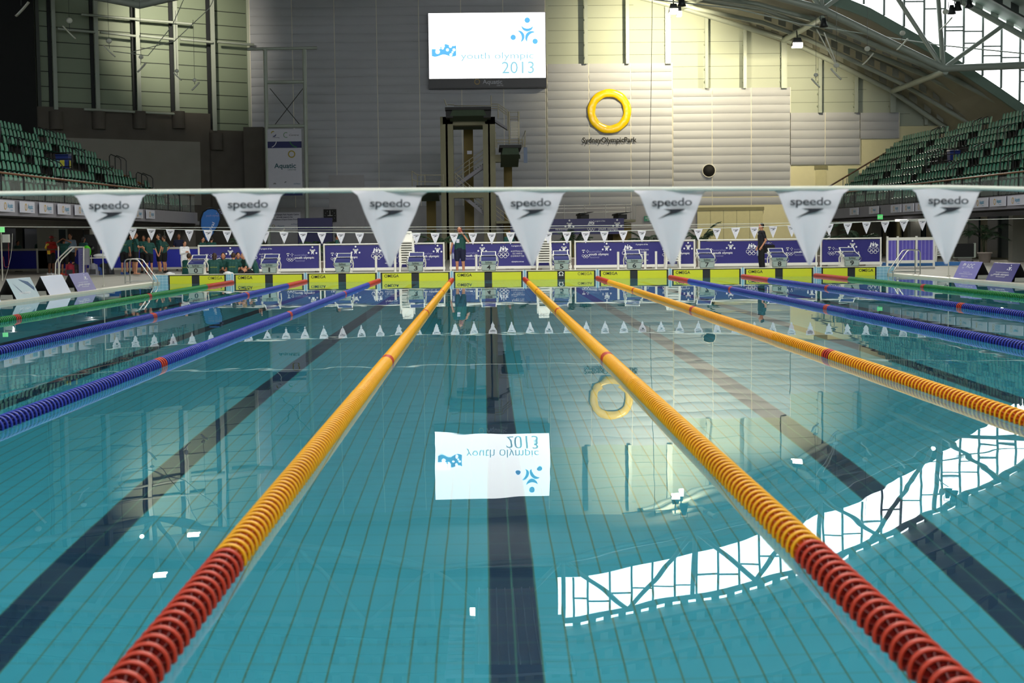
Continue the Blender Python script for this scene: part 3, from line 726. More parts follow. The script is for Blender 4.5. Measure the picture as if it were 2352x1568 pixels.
struct('ceiling_main', sheet(lambda x: fC(x)+1.1, lambda x: fC(x)+.7, -12, YS, .25, 0), M_CEIL)
mb = MB()
for a, b in zip(xs, xs[1:]):
    mb.hexa([(a, YS, fB(a)-.1), (b, YS, fB(b)-.1), (b, YS+.3, fB(b)-.1), (a, YS+.3, fB(a)-.1), (a, YS, fB(a)+.7), (b, YS, fB(b)+.7), (b, YS+.3, fB(b)+.7), (a, YS+.3, fB(a)+.7)])
struct('wall_behind', MB().box(-48, 48, -12.4, -12, 0, 15), M_BOARD); struct('wall_side_left', MB().box(-48, -40, -12, 108, 0, 24.5), M_DARK); struct('wall_side_right', MB().box(43.5, 48, -12, 121, 0, 12.5), M_BOARD)  # unseen walls added to cut sky light; rear one leaves a gap above
struct('roof_edge_beam', mb, mat('fascia', '6d8278', .5))
# infill over the sill on the solid side
mb = MB()
for a, b in zip(xs, xs[1:]):
    if b <= 6.3: mb.hexa([(a, YS, fB(a)), (b, YS, fB(b)), (b, YS+.2, fB(b)), (a, YS+.2, fB(a)), (a, YS, fC(a)+1.3), (b, YS, fC(b)+1.3), (b, YS+.2, fC(b)+1.3), (a, YS+.2, fC(a)+1.3)])
struct('wall_arch_infill', mb, M_CEIL)
# arched glazing
t = thing('arch_window', 'curved band of tall white glazing between the two roofs', 'window', (0, YS, 0))
mb = MB(); M_MUL = mat('mullion', '7d8a88', .5)
px = [1310.7, 1343, 1394.7, 1445.7, 1495.7, 1547, 1597, 1646, 1695.7, 1744, 1793, 1843, 1893, 1938, 1983.5, 2030, 2076, 2122, 2170, 2213, 2257, 2300, 2343, 2386, 2430, 2474]
X = [(p_-1113)/F*YS for p_ in px]
for i, x in enumerate(X): mb.box(x-.07, x+.07, -.05, .1, fB(x)+.7, fC(x)+.3)
for i, (a, b) in enumerate(zip(X, X[1:])):
    z0 = fB((a+b)/2)+1.2; z1 = fC((a+b)/2)
    zm = z0+(z1-z0)*(.62 if i % 2 else .55)-.25*(i % 3 == 0)
    mb.box(a, b, -.02, .05, zm, zm+.1)
    if i > 17: mb.box(a, b, -.02, .05, z0+1.3, z0+1.4)
mb.build('mullions', M_MUL, t)
# perforated arch ribs under the main roof
def rib(Y, hh, x0=-36, x1=42, dz=0, kind='perf'):
    mb = MB(); n = int((x1-x0)/.55)
    for i in range(n):
        a = x0+(x1-x0)*i/n; b = x0+(x1-x0)*(i+1)/n; za, zb = fC(a)+dz, fC(b)+dz
        mb.hexa([(a, Y-.1, za), (b, Y-.1, zb), (b, Y+.1, zb), (a, Y+.1, za), (a, Y-.1, za+.14), (b, Y-.1, zb+.14), (b, Y+.1, zb+.14), (a, Y+.1, za+.14)])
        mb.hexa([(a, Y-.1, za+hh-.14), (b, Y-.1, zb+hh-.14), (b, Y+.1, zb+hh-.14), (a, Y+.1, za+hh-.14), (a, Y-.1, za+hh), (b, Y-.1, zb+hh), (b, Y+.1, zb+hh), (a, Y+.1, za+hh)])
        if i % 2 == 0: mb.hexa([(a, Y-.03, za+.1), (b, Y-.03, zb+.1), (b, Y+.03, zb+.1), (a, Y+.03, za+.1), (a, Y-.03, za+hh-.1), (b, Y-.03, zb+hh-.1), (b, Y+.03, zb+hh-.1), (a, Y+.03, za+hh-.1)])
    return mb
for i, (Y, dz) in enumerate(((107.6, 0), (103.5, .1), (99.2, .1), (95, .1), (87, .1), (78, .1))):
    struct('roof_rib_%d' % (i+1), rib(Y, .85, dz=dz), M_STEELD if i else M_STEEL)
# purlins under the lower roof, drawn as bent tubes
TB = [(119.6, [(1470, -6), (1569, 19), (1700, 59), (1802, 90), (1845, 109), (1950, 160), (2049, 209), (2120, 258), (2178, 298)], .2),
      (116.5, [(1500, -10), (1600, 20), (1752, 27+25), (1850, 88), (2075, 194), (2140, 232), (2229, 285)], .17),
      (113.6, [(1540, -10), (1752, 22), (1859, 62), (1990, 118), (2125, 172), (2210, 220), (2294, 262)], .2),
      (110.5, [(1610, -8), (1740, 10), (1887, 50), (2019, 108), (2170, 170), (2250, 212), (2335, 256)], .2)]
for i, (Y, pl, r) in enumerate(TB):
    struct('roof_tube_%d' % (i+1), MB().tube([W(a, b, Y) for a, b in pl], r, 8), M_STEEL)
for i, (Y, pl, r) in enumerate(TB[:3]):
    mb = MB(); pts = [W(a, b-9, Y-.6) for a, b in pl[2:]]
    for a, b in zip(pts, pts[1:]):
        L = (b-a).length; n = int(L/1.0)
        for j in range(n):
            p = a+(b-a)*((j+.1)/n); q = a+(b-a)*((j+.62)/n)
            mb.slab([p, q, q+Vector((0, 0, .55)), p+Vector((0, 0, .55))], (0, .08, 0))
        mb.tube([a+Vector((0, 0, .6)), b+Vector((0, 0, .6))], .06, 5)
    struct('roof_plate_%d' % (i+1), mb, mat('perforated_plate', '8d9087', .5))
mb = MB()
for (a, b, Ya, c_, d, Yb) in ((1800, 92, 119.6, 1888, 42, 108), (2050, 209, 119.6, 2172, 164, 105), (1565, 18, 119.6, 1640, -20, 108)):
    mb.tube([W(a, b, Ya), W(c_, d, Yb)], .22, 8)
struct('roof_cross_tube', mb, M_STEEL)
# big arch truss in front of the glazing
ch = [(-40, 20.9), (-23.3, 17.6), (-13.5, 19.7), (-4, 21.4), (5.3, 21.1), (14.5, 19.4), (23.4, 16.9), (31.8, 12.8)]
YT = 105
t = thing('arch_truss', 'great pale tubular truss crossing in front of the arched glazing', 'truss', (0, YT, 0))
mb = MB().tube([(x, 0, z_) for x, z_ in ch]+[(38.5, 0, 13.0), (46, 0, 13.6)], .26, 8); mb.build('bottom_chord', M_STEEL, t)
MB().tube([(x, 1.6, fC(x)-.1) for x in xs if -36 < x < 43], .22, 8).build('top_chord', M_STEEL, t)
for i, (x, z_) in enumerate(ch[1:]):
    MB().tube([(x, 0, z_), (x, 1.5, fC(x)-.1)], .17, 6).build('brace', M_STEEL, t)
    for dx in (-4.6, 4.7):
        xx = x+dx
        if xx < 41: MB().tube([(x, 0, z_), (xx, 1.5, fC(xx)-.1)], .16, 6).build('brace', M_STEEL, t)
for (a, b) in ((38.5, 15.0), (41.5, 13.4)): MB().tube([(a, 0, 13.0), (a, 1.5, b)], .17, 6).build('brace', M_STEEL, t)
# service duct running along the ceiling, seen only mirrored in the water
mb = MB(); mb.box(-.9, 3.1, 84, 103, 22.6, 23.1, 0)
for i in range(7): mb.box(-.7+i*.58, -.62+i*.58, 84, 103, 22.5, 22.6, 1)
for i in range(9): mb.box(-2.6, 4.8, 84.5+i*1.6, 85.3+i*1.6, 23.2, 23.4, 1)
struct('ceiling_duct', mb, [mat('duct_blue', '24406c', .5), mat('duct_light', 'b7c9dd', .5)])
# thin roof tie
for i, pl in enumerate((((1420, -10), (1690, 20), (1840, 56), (2050, 88), (2160, 104), (2400, 128)), ((300, 120), (400, 95), (480, 20), (500, -20)), ((260, 118), (340, 128), (395, 60), (430, -20)))):
    tag(MB().tube([W(a, b, 106.5) for a, b in pl], .05 if i == 0 else .03, 5).build('roof_cable', M_STEEL), ('grey service cable running under the window truss', 'thin cable looping between pendant discs, upper', 'thin cable looping between pendant discs, lower')[i], 'cable')
# tall thin cord down the lit wall
tag(MB().tube([W(1498, -10, 104), W(1496, 180, 104), W(1491, 440, 104)], .02, 5).build('hanging_wire', mat('wire', '555a5c', .4, .6)), 'very thin cord hanging down in front of the lit wall', 'cord')

# ---------------------------------------------------------------- pendant lamps and floodlights
M_PEND = mat('pendant_white', 'e9ebe0', .5, var=0)
def pendant(px, py, px2, py2, s, lab, Y=103):
    p = W(px, py, Y); t = thing('pendant_lamp', lab, 'lamp', p, 0, 'pendant lamps')
    MB().ell((0, 0, 0), .2*s, .2*s, .17*s, n=14).build('globe', M_PEND, t)
    q = W(px2, py2, Y)-p; mb = MB(); n = 8; vs_ = []
    sg = 1 if q.x > 0 else -1
    L = .62*s
    for i in range(n+1):
        a = R(-42+84*i/n); x = L*1.15*math.sin(a)*.75; z_ = -L*.9*math.sin(a)+sg*0; b_ = .18*L*math.cos(a)
        for yy in (-.14*s, .14*s): vs_.append((q.x+x*sg-b_*.6*sg, yy, q.z+z_-b_*.6))
    mb.add(vs_, [(2*i, 2*i+1, 2*i+3, 2*i+2) for i in range(n)], 0, True)
    o = mb.build('reflector', M_PEND, t); md = o.modifiers.new('s', 'SOLIDIFY'); md.thickness = .07
    MB().tube([(0, 0, 0), q*.8], .02, 5).tube([(0, 0, 0), (0, 0, 4)], .012, 4).build('cable', mat('wire', '555a5c', .4, .6), t)
for i, (a, b, c_, d, s) in enumerate(((48, -8, 48, 18, 1.25), (159, 47, 160, 73, 1.1), (250, 94, 252, 116, 1.0), (324, 131, 323, 153, .8), (406, 163, 408, 175, .7), (447, 184, 447, 196, .7))):
    pendant(a, b, c_, d, s, 'white globe pendant with curved reflector in the dark corner, number %s from the wall edge' % ['one', 'two', 'three', 'four', 'five', 'six'][i])
for i, (a, b, c_, d, s, lb) in enumerate(((1874, 172, 1874, 190, .8, 'pendant lamp with crescent reflector lowest against the olive wall'), (1921, 150, 1921, 169, 1.0, 'bright pendant lamp hung on two pale straps'), (1992, 112, 1991, 133, 1.0, 'grey pendant lamp against the brown roof soffit'), (2073, 76, 2070, 99, 1.0, 'grey pendant lamp at the lower edge of the glazing'), (2172, 27, 2170, 52, 1.1, 'grey pendant lamp high against the white glazing'))):
    pendant(a, b, c_, d, s, lb)
tag(MB().tube([W(1876, 68, 105), W(1917, 143, 103)], .04, 5).tube([W(1893, 75, 105), W(1920, 143, 103)], .04, 5).build('hanging_strap', M_PEND), 'pair of pale straps hanging from the truss to a pendant', 'strap')
def flood(px, py, Y, w_, lab, tilt=0):
    p = W(px, py, Y); t = thing('floodlight', lab, 'floodlight', p, 0, 'floodlights')
    MB().hexa([(-w_, -.25, -.25), (w_, -.25, -.25), (w_, .3, -.25), (-w_, .3, -.25), (-w_*.6, -.1, .35), (w_*.6, -.1, .35), (w_*.6, .3, .35), (-w_*.6, .3, .35)]).build('housing', mat('housing', '23272a', .5), t)
    MB().box(-w_*.85, w_*.85, -.27, -.22, -.34, -.02).box(-w_*.85, w_*.85, -.2, .25, -.36, -.27).build('lens', mat('lamp_glow', (1, .93, .75), emit=14), t)
    MB().tube([(0, 0, .3), (0, .2, .9)], .05, 6).build('bracket', M_STEELD, t)
flood(1547, 20, 110.2, .35, 'bright floodlight at the roof node above the ring sign'); flood(1560, 26, 110.2, .18, 'small second floodlight head at the roof node')
flood(1831, 98, 112.2, .42, 'long bright floodlight under the roof tube beside the olive wall')
flood(413, -44, 107, .5, 'floodlight washing the tall wall bays')
flood(330, -131, 99, .5, 'floodlight over the dark stand, seen mirrored in the water'); flood(1070, -238, 99, .4, 'floodlight mirrored beside the centre line of the pool')
M_HOUS = mat('housing', '23272a', .5)
for (a, b, lb) in ((2186, 22, 'dark can spotlight hanging by the white glazing, lower one'), (2200, 14, 'dark can spotlight hanging by the white glazing, upper one'), (2226, 8, 'dark can spotlight near the corner roof beam'), (1892, 52, 'cluster spotlight on the truss node'), (1566, 4, 'dark spotlight above the bright floodlight')):
    p = W(a, b, 103.5); t = thing('spotlight', lb, 'spotlight', p, 0, 'dark can spotlights')
    MB().lathe([(.0, .3), (.14, .3), (.22, -.05), (.3, -.3), (.27, -.3), (.0, -.1)], 12).build('can', M_HOUS, t); MB().tube([(-.22, 0, .1), (-.22, 0, .5), (.22, 0, .5), (.22, 0, .1)], .03, 5).build('yoke', M_HOUS, t)
# ================================================================ grandstands
M_SEAT = mat('seat_green', '3a8a70', .45, var=.12, scale=9)
M_STEP = mat('stand_step', '35332f', .8, var=.15)
M_TUBE = mat('black_rail', '15171a', .4, .3, var=0)
M_FASC = mat('fascia_concrete', '8d8b94', .7, var=.08)
M_SIGN = mat('sign_board_white', 'dcdcea', .5, var=.02)
M_GLASSD = mat('dark_glass', '1a2a30', .08, var=.1)
def seat_mesh():
    mb = MB(); vs_ = []; n = 5
    prof = [(-.20, .0, .2), (-.08, -.02, .21), (.05, -.02, .21), (.10, .02, .21), (.14, .16, .21), (.17, .32, .19), (.18, .40, .12)]
    for (y, z, hw) in prof:
        for u in (-1, -.6, 0, .6, 1): vs_.append((u*hw, y-(.04*u*u if z > .1 else 0), z+(.03*u*u if z < .1 else 0)))
    N = len(prof)
    f = [(i*5+j, i*5+j+1, i*5+j+6, i*5+j+5) for i in range(N-1) for j in range(4)]
    mb.add(vs_, f, 0, True); mb.add([(v[0], v[1]+.02, v[2]-.02) for v in vs_], [tuple(reversed(q)) for q in f], 0, True)
    mb.box(-.03, .03, -.02, .03, -.38, -.02, 1)
    return mb
SMB = seat_mesh(); SME = SMB.mesh('stadium_seat', [M_SEAT, M_TUBE])
RISE, RUN, ZST = .5, .8, 3.0
allseats = []
stands = {}
STAND = {'bright': (1, lambda Y: 23.1-.037*(Y-64.8), 10, lambda s: 99.5+1.05*s, (70.5, 78, 85.5, 93)),
         'dim': (-1, lambda Y: -17.7+.057*(Y-55.3), 8, lambda s: 84.5-.35*s, (59, 66.5, 74, 81))}
def inframe(x, y, z):
    v = CAMROT.transposed() @ Vector((x, y, z-H)); px = 1176-F*v.x/v.z; py = 784+F*v.y/v.z
    return px, py
rown = 'first second third fourth fifth sixth seventh eighth ninth tenth eleventh twelfth'.split()
for nm, (sg, fx, nr, ye, aisles) in STAND.items():
    mb = MB()
    for r in range(nr):
        s0, s1 = r*RUN, (r+1)*RUN
        y0 = max(50, (abs(fx(70))+s0)/.36*.9); y1 = ye(s0)
        if y0 > y1-2: y0 = y1-6
        a, b = fx(y0), fx(y1); z = ZST+r*RISE
        mb.hexa([(a+sg*s0, y0, z-.6), (b+sg*s0, y1, z-.6), (b+sg*(s1+.02), y1, z-.6), (a+sg*(s1+.02), y0, z-.6), (a+sg*s0, y0, z), (b+sg*s0, y1, z), (b+sg*(s1+.02), y1, z), (a+sg*(s1+.02), y0, z)])
        y = y0+.3
        while y < y1-.5:
            if all(abs(y-(q+r*.35)) > .62 for q in aisles):
                x = fx(y)+sg*(s0+.48); px, py = inframe(x, y, z+.6)
                if -25 < px < 2377 and py > 200:
                    occl = (sg > 0 and r in (4, 5) and 84.2 < y < 88.2) or (sg < 0 and r in (3, 4) and 71.5 < y < 75)
                    if not occl: allseats.append((y, x, y, z+.4, sg, r, nm))
            y += .5
    struct('grandstand_'+nm, mb, M_STEP)
allseats.sort(); ind = allseats[:300]; rest = allseats[300:]
for (_, x, y, z, sg, r, nm) in ind:
    o = link('stadium_seat', SME, None, (x, y, z), -sg*math.pi/2+random.uniform(-.03, .03))
    tag(o, 'green moulded seat, %s row up of the %s grandstand' % (rown[r], 'sunlit window-side' if nm == 'bright' else 'dim dark-wall side'), 'seat', 'green seats of the %s grandstand, %s row' % (nm, rown[r]))
mb = MB()
for (_, x, y, z, sg, r, nm) in rest:
    c_, s_ = math.cos(-sg*math.pi/2), math.sin(-sg*math.pi/2); o0 = len(mb.v)
    mb.v += [(x+v[0]*c_-v[1]*s_, y+v[0]*s_+v[1]*c_, z+v[2]) for v in SMB.v]; mb.f += [[i+o0 for i in q] for q in SMB.f]; mb.m += SMB.m; mb.sm += SMB.sm
o = mb.build('stadium_seats', [M_SEAT, M_TUBE]); tag(o, 'distant rows of green moulded seats in both grandstands', 'seats', kind='stuff')
# rails, fascia, sign boards
for nm, (sg, fx, nr, ye, aisles) in STAND.items():
    side = 'sunlit window-side' if nm == 'bright' else 'dim dark-wall side'
    y0 = 50; y1 = ye(0)
    P = lambda y, s, z: (fx(y)+sg*s, y, z)
    mb = MB(); ys = [y0+(y1-y0)*i/12 for i in range(13)]
    for a, b in zip(ys, ys[1:]):
        mb.hexa([P(a, -.15, 2.45), P(b, -.15, 2.45), P(b, .25, 2.45), P(a, .25, 2.45), P(a, -.15, 3.05), P(b, -.15, 3.05), P(b, .25, 3.05), P(a, .25, 3.05)])
    mb.hexa([P(y0, .2, 2.4), P(y1+4, .2, 2.4), P(y1+4, 11, 2.4), P(y0, 11, 2.4), P(y0, .2, 2.6), P(y1+4, .2, 2.6), P(y1+4, 11, 2.6), P(y0, 11, 2.6)])
    struct('stand_fascia_'+nm, mb, M_FASC)
    bz = thing('balustrade', 'glass balustrade with brown handrail along the front of the %s grandstand' % side, 'railing', (0, 0, 0))
    y = 56 if nm == 'dim' else 63
    posts_ = MB(); 
    while y < y1:
        MB().box(fx(y)-.03, fx(y)+.03, y-.04, y+.04, 3.05, 3.98).build('post', M_TUBE, bz); y += 2.3
    MB().tube([P(y0, 0, 4.02), P(y1, 0, 4.02)], .045, 6).build('handrail', M_TIMB, bz)
    gm = bpy.data.materials.get('rail_glass') or bpy.data.materials.new('rail_glass'); gm.use_nodes = True
    b_ = gm.node_tree.nodes['Principled BSDF']; b_.inputs['Base Color'].default_value = (.75, .85, .8, 1); b_.inputs['Roughness'].default_value = .05; b_.inputs['Alpha'].default_value = .12
    MB().slab([P(y0, 0, 3.1), P(y1, 0, 3.1), P(y1, 0, 3.9), P(y0, 0, 3.9)], (.012*sg, 0, 0)).build('glass', gm, bz)
    # sign boards with yellow ring
    bm = MB().box(-.0, .03, -1.03, 1.03, -.21, .21).mesh('board', M_SIGN)
    m = Mark(); m.text('Aquatic', .22, .03, .62, .17, 'c', 0, .012); m.text('centre', .38, -.13, .28, .06, 'c', 0); m.ring(-.35, .0, .1, .135, 1)
    m.v = [(sg*-.012 if sg > 0 else .042, -v[0] if sg > 0 else v[0], v[2]) for v in m.v]
    pm_ = m.mesh('lettering', [mat('print_cyan', '4fa3c8', .5, var=0), mat('print_gold', 'd9b04a', .5, var=0)])
    ylist = [54+2.1*i for i in range(6)]+[68.8, 70.9, 73.0, 75.1] if nm == 'dim' else [63+2.1*i for i in range(10)]+[86, 90]
    for i, y in enumerate(ylist):
        o = link('sign_board', bm, None, (fx(y)+sg*-.165-(.03 if sg > 0 else 0), y, 2.8), 0)
        tag(o, 'white sign board with yellow ring and blue print on the %s stand edge' % side, 'sign', 'ring sign boards on the %s stand edge' % nm)
        link('lettering', pm_, o, (0, 0, 0))
    # aisle hoops
    hm = MB().tube([(-.02, 0, 0), (-.02, 0, .85), (.08, 0, .98), (.5, 0, 1.16), (.58, 0, 1.05), (.58, 0, .4)], .028, 6).mesh('hoop', M_TUBE)
    for ai, q in enumerate(aisles):
        for r in range(0, nr, 2):
            for dd in (-.5, .5):
                y = q+r*.35+dd; x = fx(y)+sg*r*RUN
                px, py = inframe(x, y, ZST+r*RISE+.9)
                if not (0 < px < 2352) or y > ye(r*RUN)-.3: continue
                o = link('aisle_rail', hm, None, (x+sg*.05, y, ZST+r*RISE), 0 if sg > 0 else math.pi)
                tag(o, 'black hooped aisle rail, %s row of the %s grandstand, %s aisle' % (rown[r], side, rown[ai]), 'rail', 'hooped aisle rails in the %s stand, row %d aisle %d' % (nm, r, ai))
    # end wall of the stand and end handrail
    mb = MB()
    for r in range(nr):
        yy = ye(r*RUN); x = fx(yy)+sg*r*RUN; x2 = x+sg*RUN
        mb.box(min(x, x2), max(x, x2), yy, yy+.15, 0, ZST+r*RISE+.12)
    struct('stand_end_wall_'+nm, mb, mat('end_wall', 'a19d86', .8) if nm == 'bright' else M_CONC)
def sloped(pts, lab, n=6):
    t = thing('stair_handrail', lab, 'handrail', (0, 0, 0)); MB().tube(pts, .06, 6).build('handrail', M_TIMB, t)
    a, b = Vector(pts[0]), Vector(pts[-1])
    for i in range(n):
        p = a+(b-a)*(i+.5)/n
        for dx in (0, .25): MB().cyl(p+Vector((dx, 0, 0)), p+Vector((dx, 0, -1.0)), .025, n=6).build('post', M_STEEL, t)
    off = Vector((0, 0, -1.05)); MB().slab([a+off, b+off, b+off+Vector((0, 0, .25)), a+off+Vector((0, 0, .25))], (0, .15, 0)).build('stringer', M_FASC, t)
sloped([W(1865, 452, 98.5), W(2054, 339, 107.5)], 'long brown sloping handrail at the end of the sunlit stand', 7)
sloped([W(380, 449, 85.2), W(157, 341, 80.5)], 'long brown sloping handrail at the end of the dim stand', 7)
for (x, y, z, lb) in ((W(2190, 385, 86.4).x, 86.4, W(2190, 385, 86.4).z, 'blue wheeled bin halfway up the sunlit stand'), (W(147, 402, 73.6).x, 73.6, W(147, 402, 73.6).z, 'blue wheeled bin halfway up the dim stand')):
    t = thing('wheelie_bin', lb, 'bin', (x, y, z))
    MB().hexa([(-.24, -.24, 0), (.24, -.24, 0), (.24, .24, 0), (-.24, .24, 0), (-.3, -.3, .92), (.3, -.3, .92), (.3, .3, .92), (-.3, .3, .92)]).build('body', mat('bin_blue', '16307e', .4), t)
    MB().hexa([(-.33, -.36, .92), (.33, -.36, .92), (.33, .33, .92), (-.33, .33, .92), (-.3, -.3, .98), (.3, -.3, .98), (.3, .3, 1.02), (-.3, .3, 1.02)]).build('lid', mat('bin_blue_dark', '0f2260', .4), t)
    MB().box(.305, .315, -.1, .12, .35, .7).box(-.1, .12, -.3, -.285, .4, .7).build('sticker', mat('sticker_yellow', 'c8c23a', .5), t)
    struct('stand_platform', MB().box(x-1.2, x+.9, y-1.1, y+1.2, z-1.2, z), mat('platform_grey', '77747c', .8))
    g = thing('platform_guard', lb.replace('blue wheeled bin', 'black guard rail around the bin'), 'rail', (x, y, z))
    for zz in (.35, .7, 1.0): MB().tube([(-1.2, 1.1, zz), (-1.2, -1.1, zz), (.7, -1.1, zz)], .025, 5).build('rail', M_TUBE, g)
    for q in ((-1.2, 1.1), (-1.2, -1.1), (-.3, -1.1), (.7, -1.1)): MB().cyl((q[0], q[1], 0), (q[0], q[1], 1), .025, n=6).build('post', M_TUBE, g)
# walls below the stands
mb = MB(); mb.box(-26.3, -26, 50, 120, 0, 2.6, 0)
for y in range(56, 118, 5): mb.box(-26, -25.9, y, y+3.4, .2, 2.3, 1)
struct('wall_left_under', mb, [mat('under_wall', '6f726c', .7), M_GLASSD])
mb = MB(); mb.box(26.6, 27, 50, 120, 0, 2.6, 0)
for y in (76, 81, 86, 91, 96, 101): mb.box(26.5, 26.6, y, y+3.6, .15, 2.3, 1)
mb.box(24.5, 24.8, 58, 66.5, .1, 2.45, 2)
for i in range(17): mb.box(24.46, 24.5, 58, 66.5, .2+i*.13, .24+i*.13, 0)
struct('wall_right_under', mb, [mat('under_wall_cream', 'aaa48c', .7), M_GLASSD, mat('shutter', '8b8a78', .5)])
for i, (x, y) in enumerate([(-18.6, 64), (-18.2, 72), (-17.8, 80), (-17.6, 88), (-17.4, 96)]): struct('under_pillar_%d' % (i+1), MB().box(x-2.9, x-2.1, y, y+.8, 0, 2.4), mat('pillar_pale', '9c9c92', .7))
for i, (x, y) in enumerate([(24.6, 72), (24.4, 80), (24.2, 88), (24, 96)]): struct('under_pillar_%d' % (i+6), MB().box(x+.6, x+1.2, y, y+.6, 0, 2.4), mat('pillar_pale', '9c9c92', .7))
struct('under_beam_left', MB().hexa([(-18.9, 50, 2.05), (-17.2, 90, 2.05), (-17.0, 90, 2.05), (-18.7, 50, 2.05), (-18.9, 50, 2.5), (-17.2, 90, 2.5), (-17.0, 90, 2.5), (-18.7, 50, 2.5)]), M_CONC)
struct('under_beam_right', MB().hexa([(24.6, 50, 2.2), (23.0, 98, 2.2), (23.3, 98, 2.2), (24.9, 50, 2.2), (24.6, 50, 2.5), (23.0, 98, 2.5), (23.3, 98, 2.5), (24.9, 50, 2.5)]), M_FASC)
p = W(2071, 506, 84); t = thing('strip_light', 'lit white tube lamp under the sunlit stand', 'lamp', p)
MB().cyl((-.35, 0, 0), (.35, 0, 0), .06).build('tube', mat('tube_glow', (1, .98, .9), emit=6), t); MB().box(-.4, .4, -.06, .06, .05, .1).build('housing', M_WHT, t)
p = W(2021.5, 498, 75); t = thing('exit_sign', 'small glowing green exit sign under the sunlit stand', 'sign', p)
MB().box(-.13, .13, -.03, .03, -.12, .12).build('face', mat('exit_green', '3fb45c', .5, emit=.7), t); MB().box(-.02, .02, -.02, .02, .12, .45).build('bracket', M_TUBE, t)
m = Mark(); m.y = -.035; m.text('EXIT', 0, 0, .22, .1, 'c', 0, .01); m.build('lettering', M_WHT, t)

# ================================================================ diving tower
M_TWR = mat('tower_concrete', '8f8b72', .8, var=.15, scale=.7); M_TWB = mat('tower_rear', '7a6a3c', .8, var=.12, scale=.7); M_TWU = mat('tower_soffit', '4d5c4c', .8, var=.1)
M_BLK2 = mat('platform_black', '08090c', .6, var=0)
def pxb(mb, a, b, c_, d, Y0, Y1, m=0):
    A = W(a, d, Y0); B = W(c_, b, Y0); return mb.box(A.x, B.x, Y0, Y1, max(A.z, ZD), B.z, m)
t = thing('diving_tower', 'concrete diving tower with three platforms and steel stairs', 'tower', (0, 0, 0))
YT0 = 103
for (a, b) in ((1017, 1040), (1114, 1137)):
    mb = MB(); pxb(mb, a, 268, a+10.5, 700, YT0, YT0+1.2); pxb(mb, a+12, 268, b, 700, YT0, YT0+1.2); pxb(mb, a, 268, b, 285, YT0, YT0+1.2); pxb(mb, a+10, 280, a+13, 700, YT0+.7, YT0+1.2, 1)
    mb.build('column', [M_TWR, M_BLK2], t)
for (a, b, c_, d) in ((1017, 270, 1137, 288), (1017, 441, 1137, 455), (1114, 355, 1150, 372)):
    mb = MB(); pxb(mb, a, b, c_, d, YT0+.01, YT0+1.1); mb.build('cross_beam', M_TWR, t)
for (a, b, c_, d) in ((1070, 288, 1086, 700), (1161, 372, 1176, 700), (983, 440, 1000, 700)):
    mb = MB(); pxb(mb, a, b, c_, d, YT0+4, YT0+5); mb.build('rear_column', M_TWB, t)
def platform(a, b, c_, Yf, Yb, hh, sof):
    A = W(a, b, Yf); B = W(c_, b, Yf)
    o = MB().box(A.x, B.x, Yf, Yb, A.z-.18, A.z).build('platform', M_BLK2, t)
    w_ = B.x-A.x
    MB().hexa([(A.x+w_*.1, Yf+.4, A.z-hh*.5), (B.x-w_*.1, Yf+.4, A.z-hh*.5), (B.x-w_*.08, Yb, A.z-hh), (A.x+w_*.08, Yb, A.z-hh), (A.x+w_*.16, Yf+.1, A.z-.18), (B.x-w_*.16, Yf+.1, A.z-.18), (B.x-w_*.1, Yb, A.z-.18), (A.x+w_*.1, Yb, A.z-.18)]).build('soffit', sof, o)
    return A, B
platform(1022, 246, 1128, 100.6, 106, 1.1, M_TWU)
mb = MB(); pxb(mb, 1024, 250, 1040, 270, 101, 104); pxb(mb, 1111, 250, 1127, 270, 101, 104); mb.build('side_beam', M_BLK2, t)
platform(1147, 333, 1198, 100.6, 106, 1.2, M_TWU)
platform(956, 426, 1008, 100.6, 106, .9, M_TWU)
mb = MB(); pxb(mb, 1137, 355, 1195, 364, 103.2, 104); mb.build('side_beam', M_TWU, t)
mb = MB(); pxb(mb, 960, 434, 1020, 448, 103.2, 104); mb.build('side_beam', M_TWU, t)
def rail(pts, r=.035, m=None): MB().tube(pts, r, 5).build('guard_rail', m or M_CHRD, t)
M_CHRD = mat('tower_rail', 'a09a86', .4, .4)
# top platform rails and stair to it
Yr = 103
for dz in (0, 5, 10): rail([W(1128, 239+dz, Yr), W(1144, 239+dz, Yr), W(1166, 254+dz*1.2, Yr)])
rail([W(1020, 228, Yr), W(1026, 243, Yr)]); rail([W(1128, 219, Yr), W(1128, 245, Yr)]); rail([W(1028, 240, Yr), W(1043, 241, Yr), W(1043, 243, Yr), W(1128, 243, Yr)])
for x in (1144, 1166): rail([W(x, 238 if x < 1150 else 254, Yr), W(x, 272 if x < 1150 else 300, Yr)])
st = MB().slab([W(1137, 274, Yr), W(1166, 293, Yr), W(1166, 298, Yr), W(1137, 280, Yr)], (0, 1, 0)).build('stair_stringer', M_FASC, t)
def stair(px0, py0, px1, py1, n, Y, wide=12):
    A = W(px0, py0, Y); B = W(px1, py1, Y)
    s_ = MB().slab([A, B, B+Vector((0, 0, -.3)), A+Vector((0, 0, -.3))], (0, .08, 0)).slab([A+Vector((0, 1.1, 0)), B+Vector((0, 1.1, 0)), B+Vector((0, 1.1, -.3)), A+Vector((0, 1.1, -.3))], (0, .08, 0)).build('stair_stringer', M_FASC, t)
    mb = MB()
    for i in range(n): p = A+(B-A)*(i+.5)/n; mb.box(p.x-.13, p.x+.13, Y+.08, Y+1.1, p.z-.03, p.z)
    mb.build('tread', M_STEELD, s_)
    for h_ in (.35, .65, .95): rail([A+Vector((0, 0, h_)), B+Vector((0, 0, h_))], .028)
    for k in (0, .5, 1): p = A+(B-A)*k; rail([p, p+Vector((0, 0, .97))], .03)
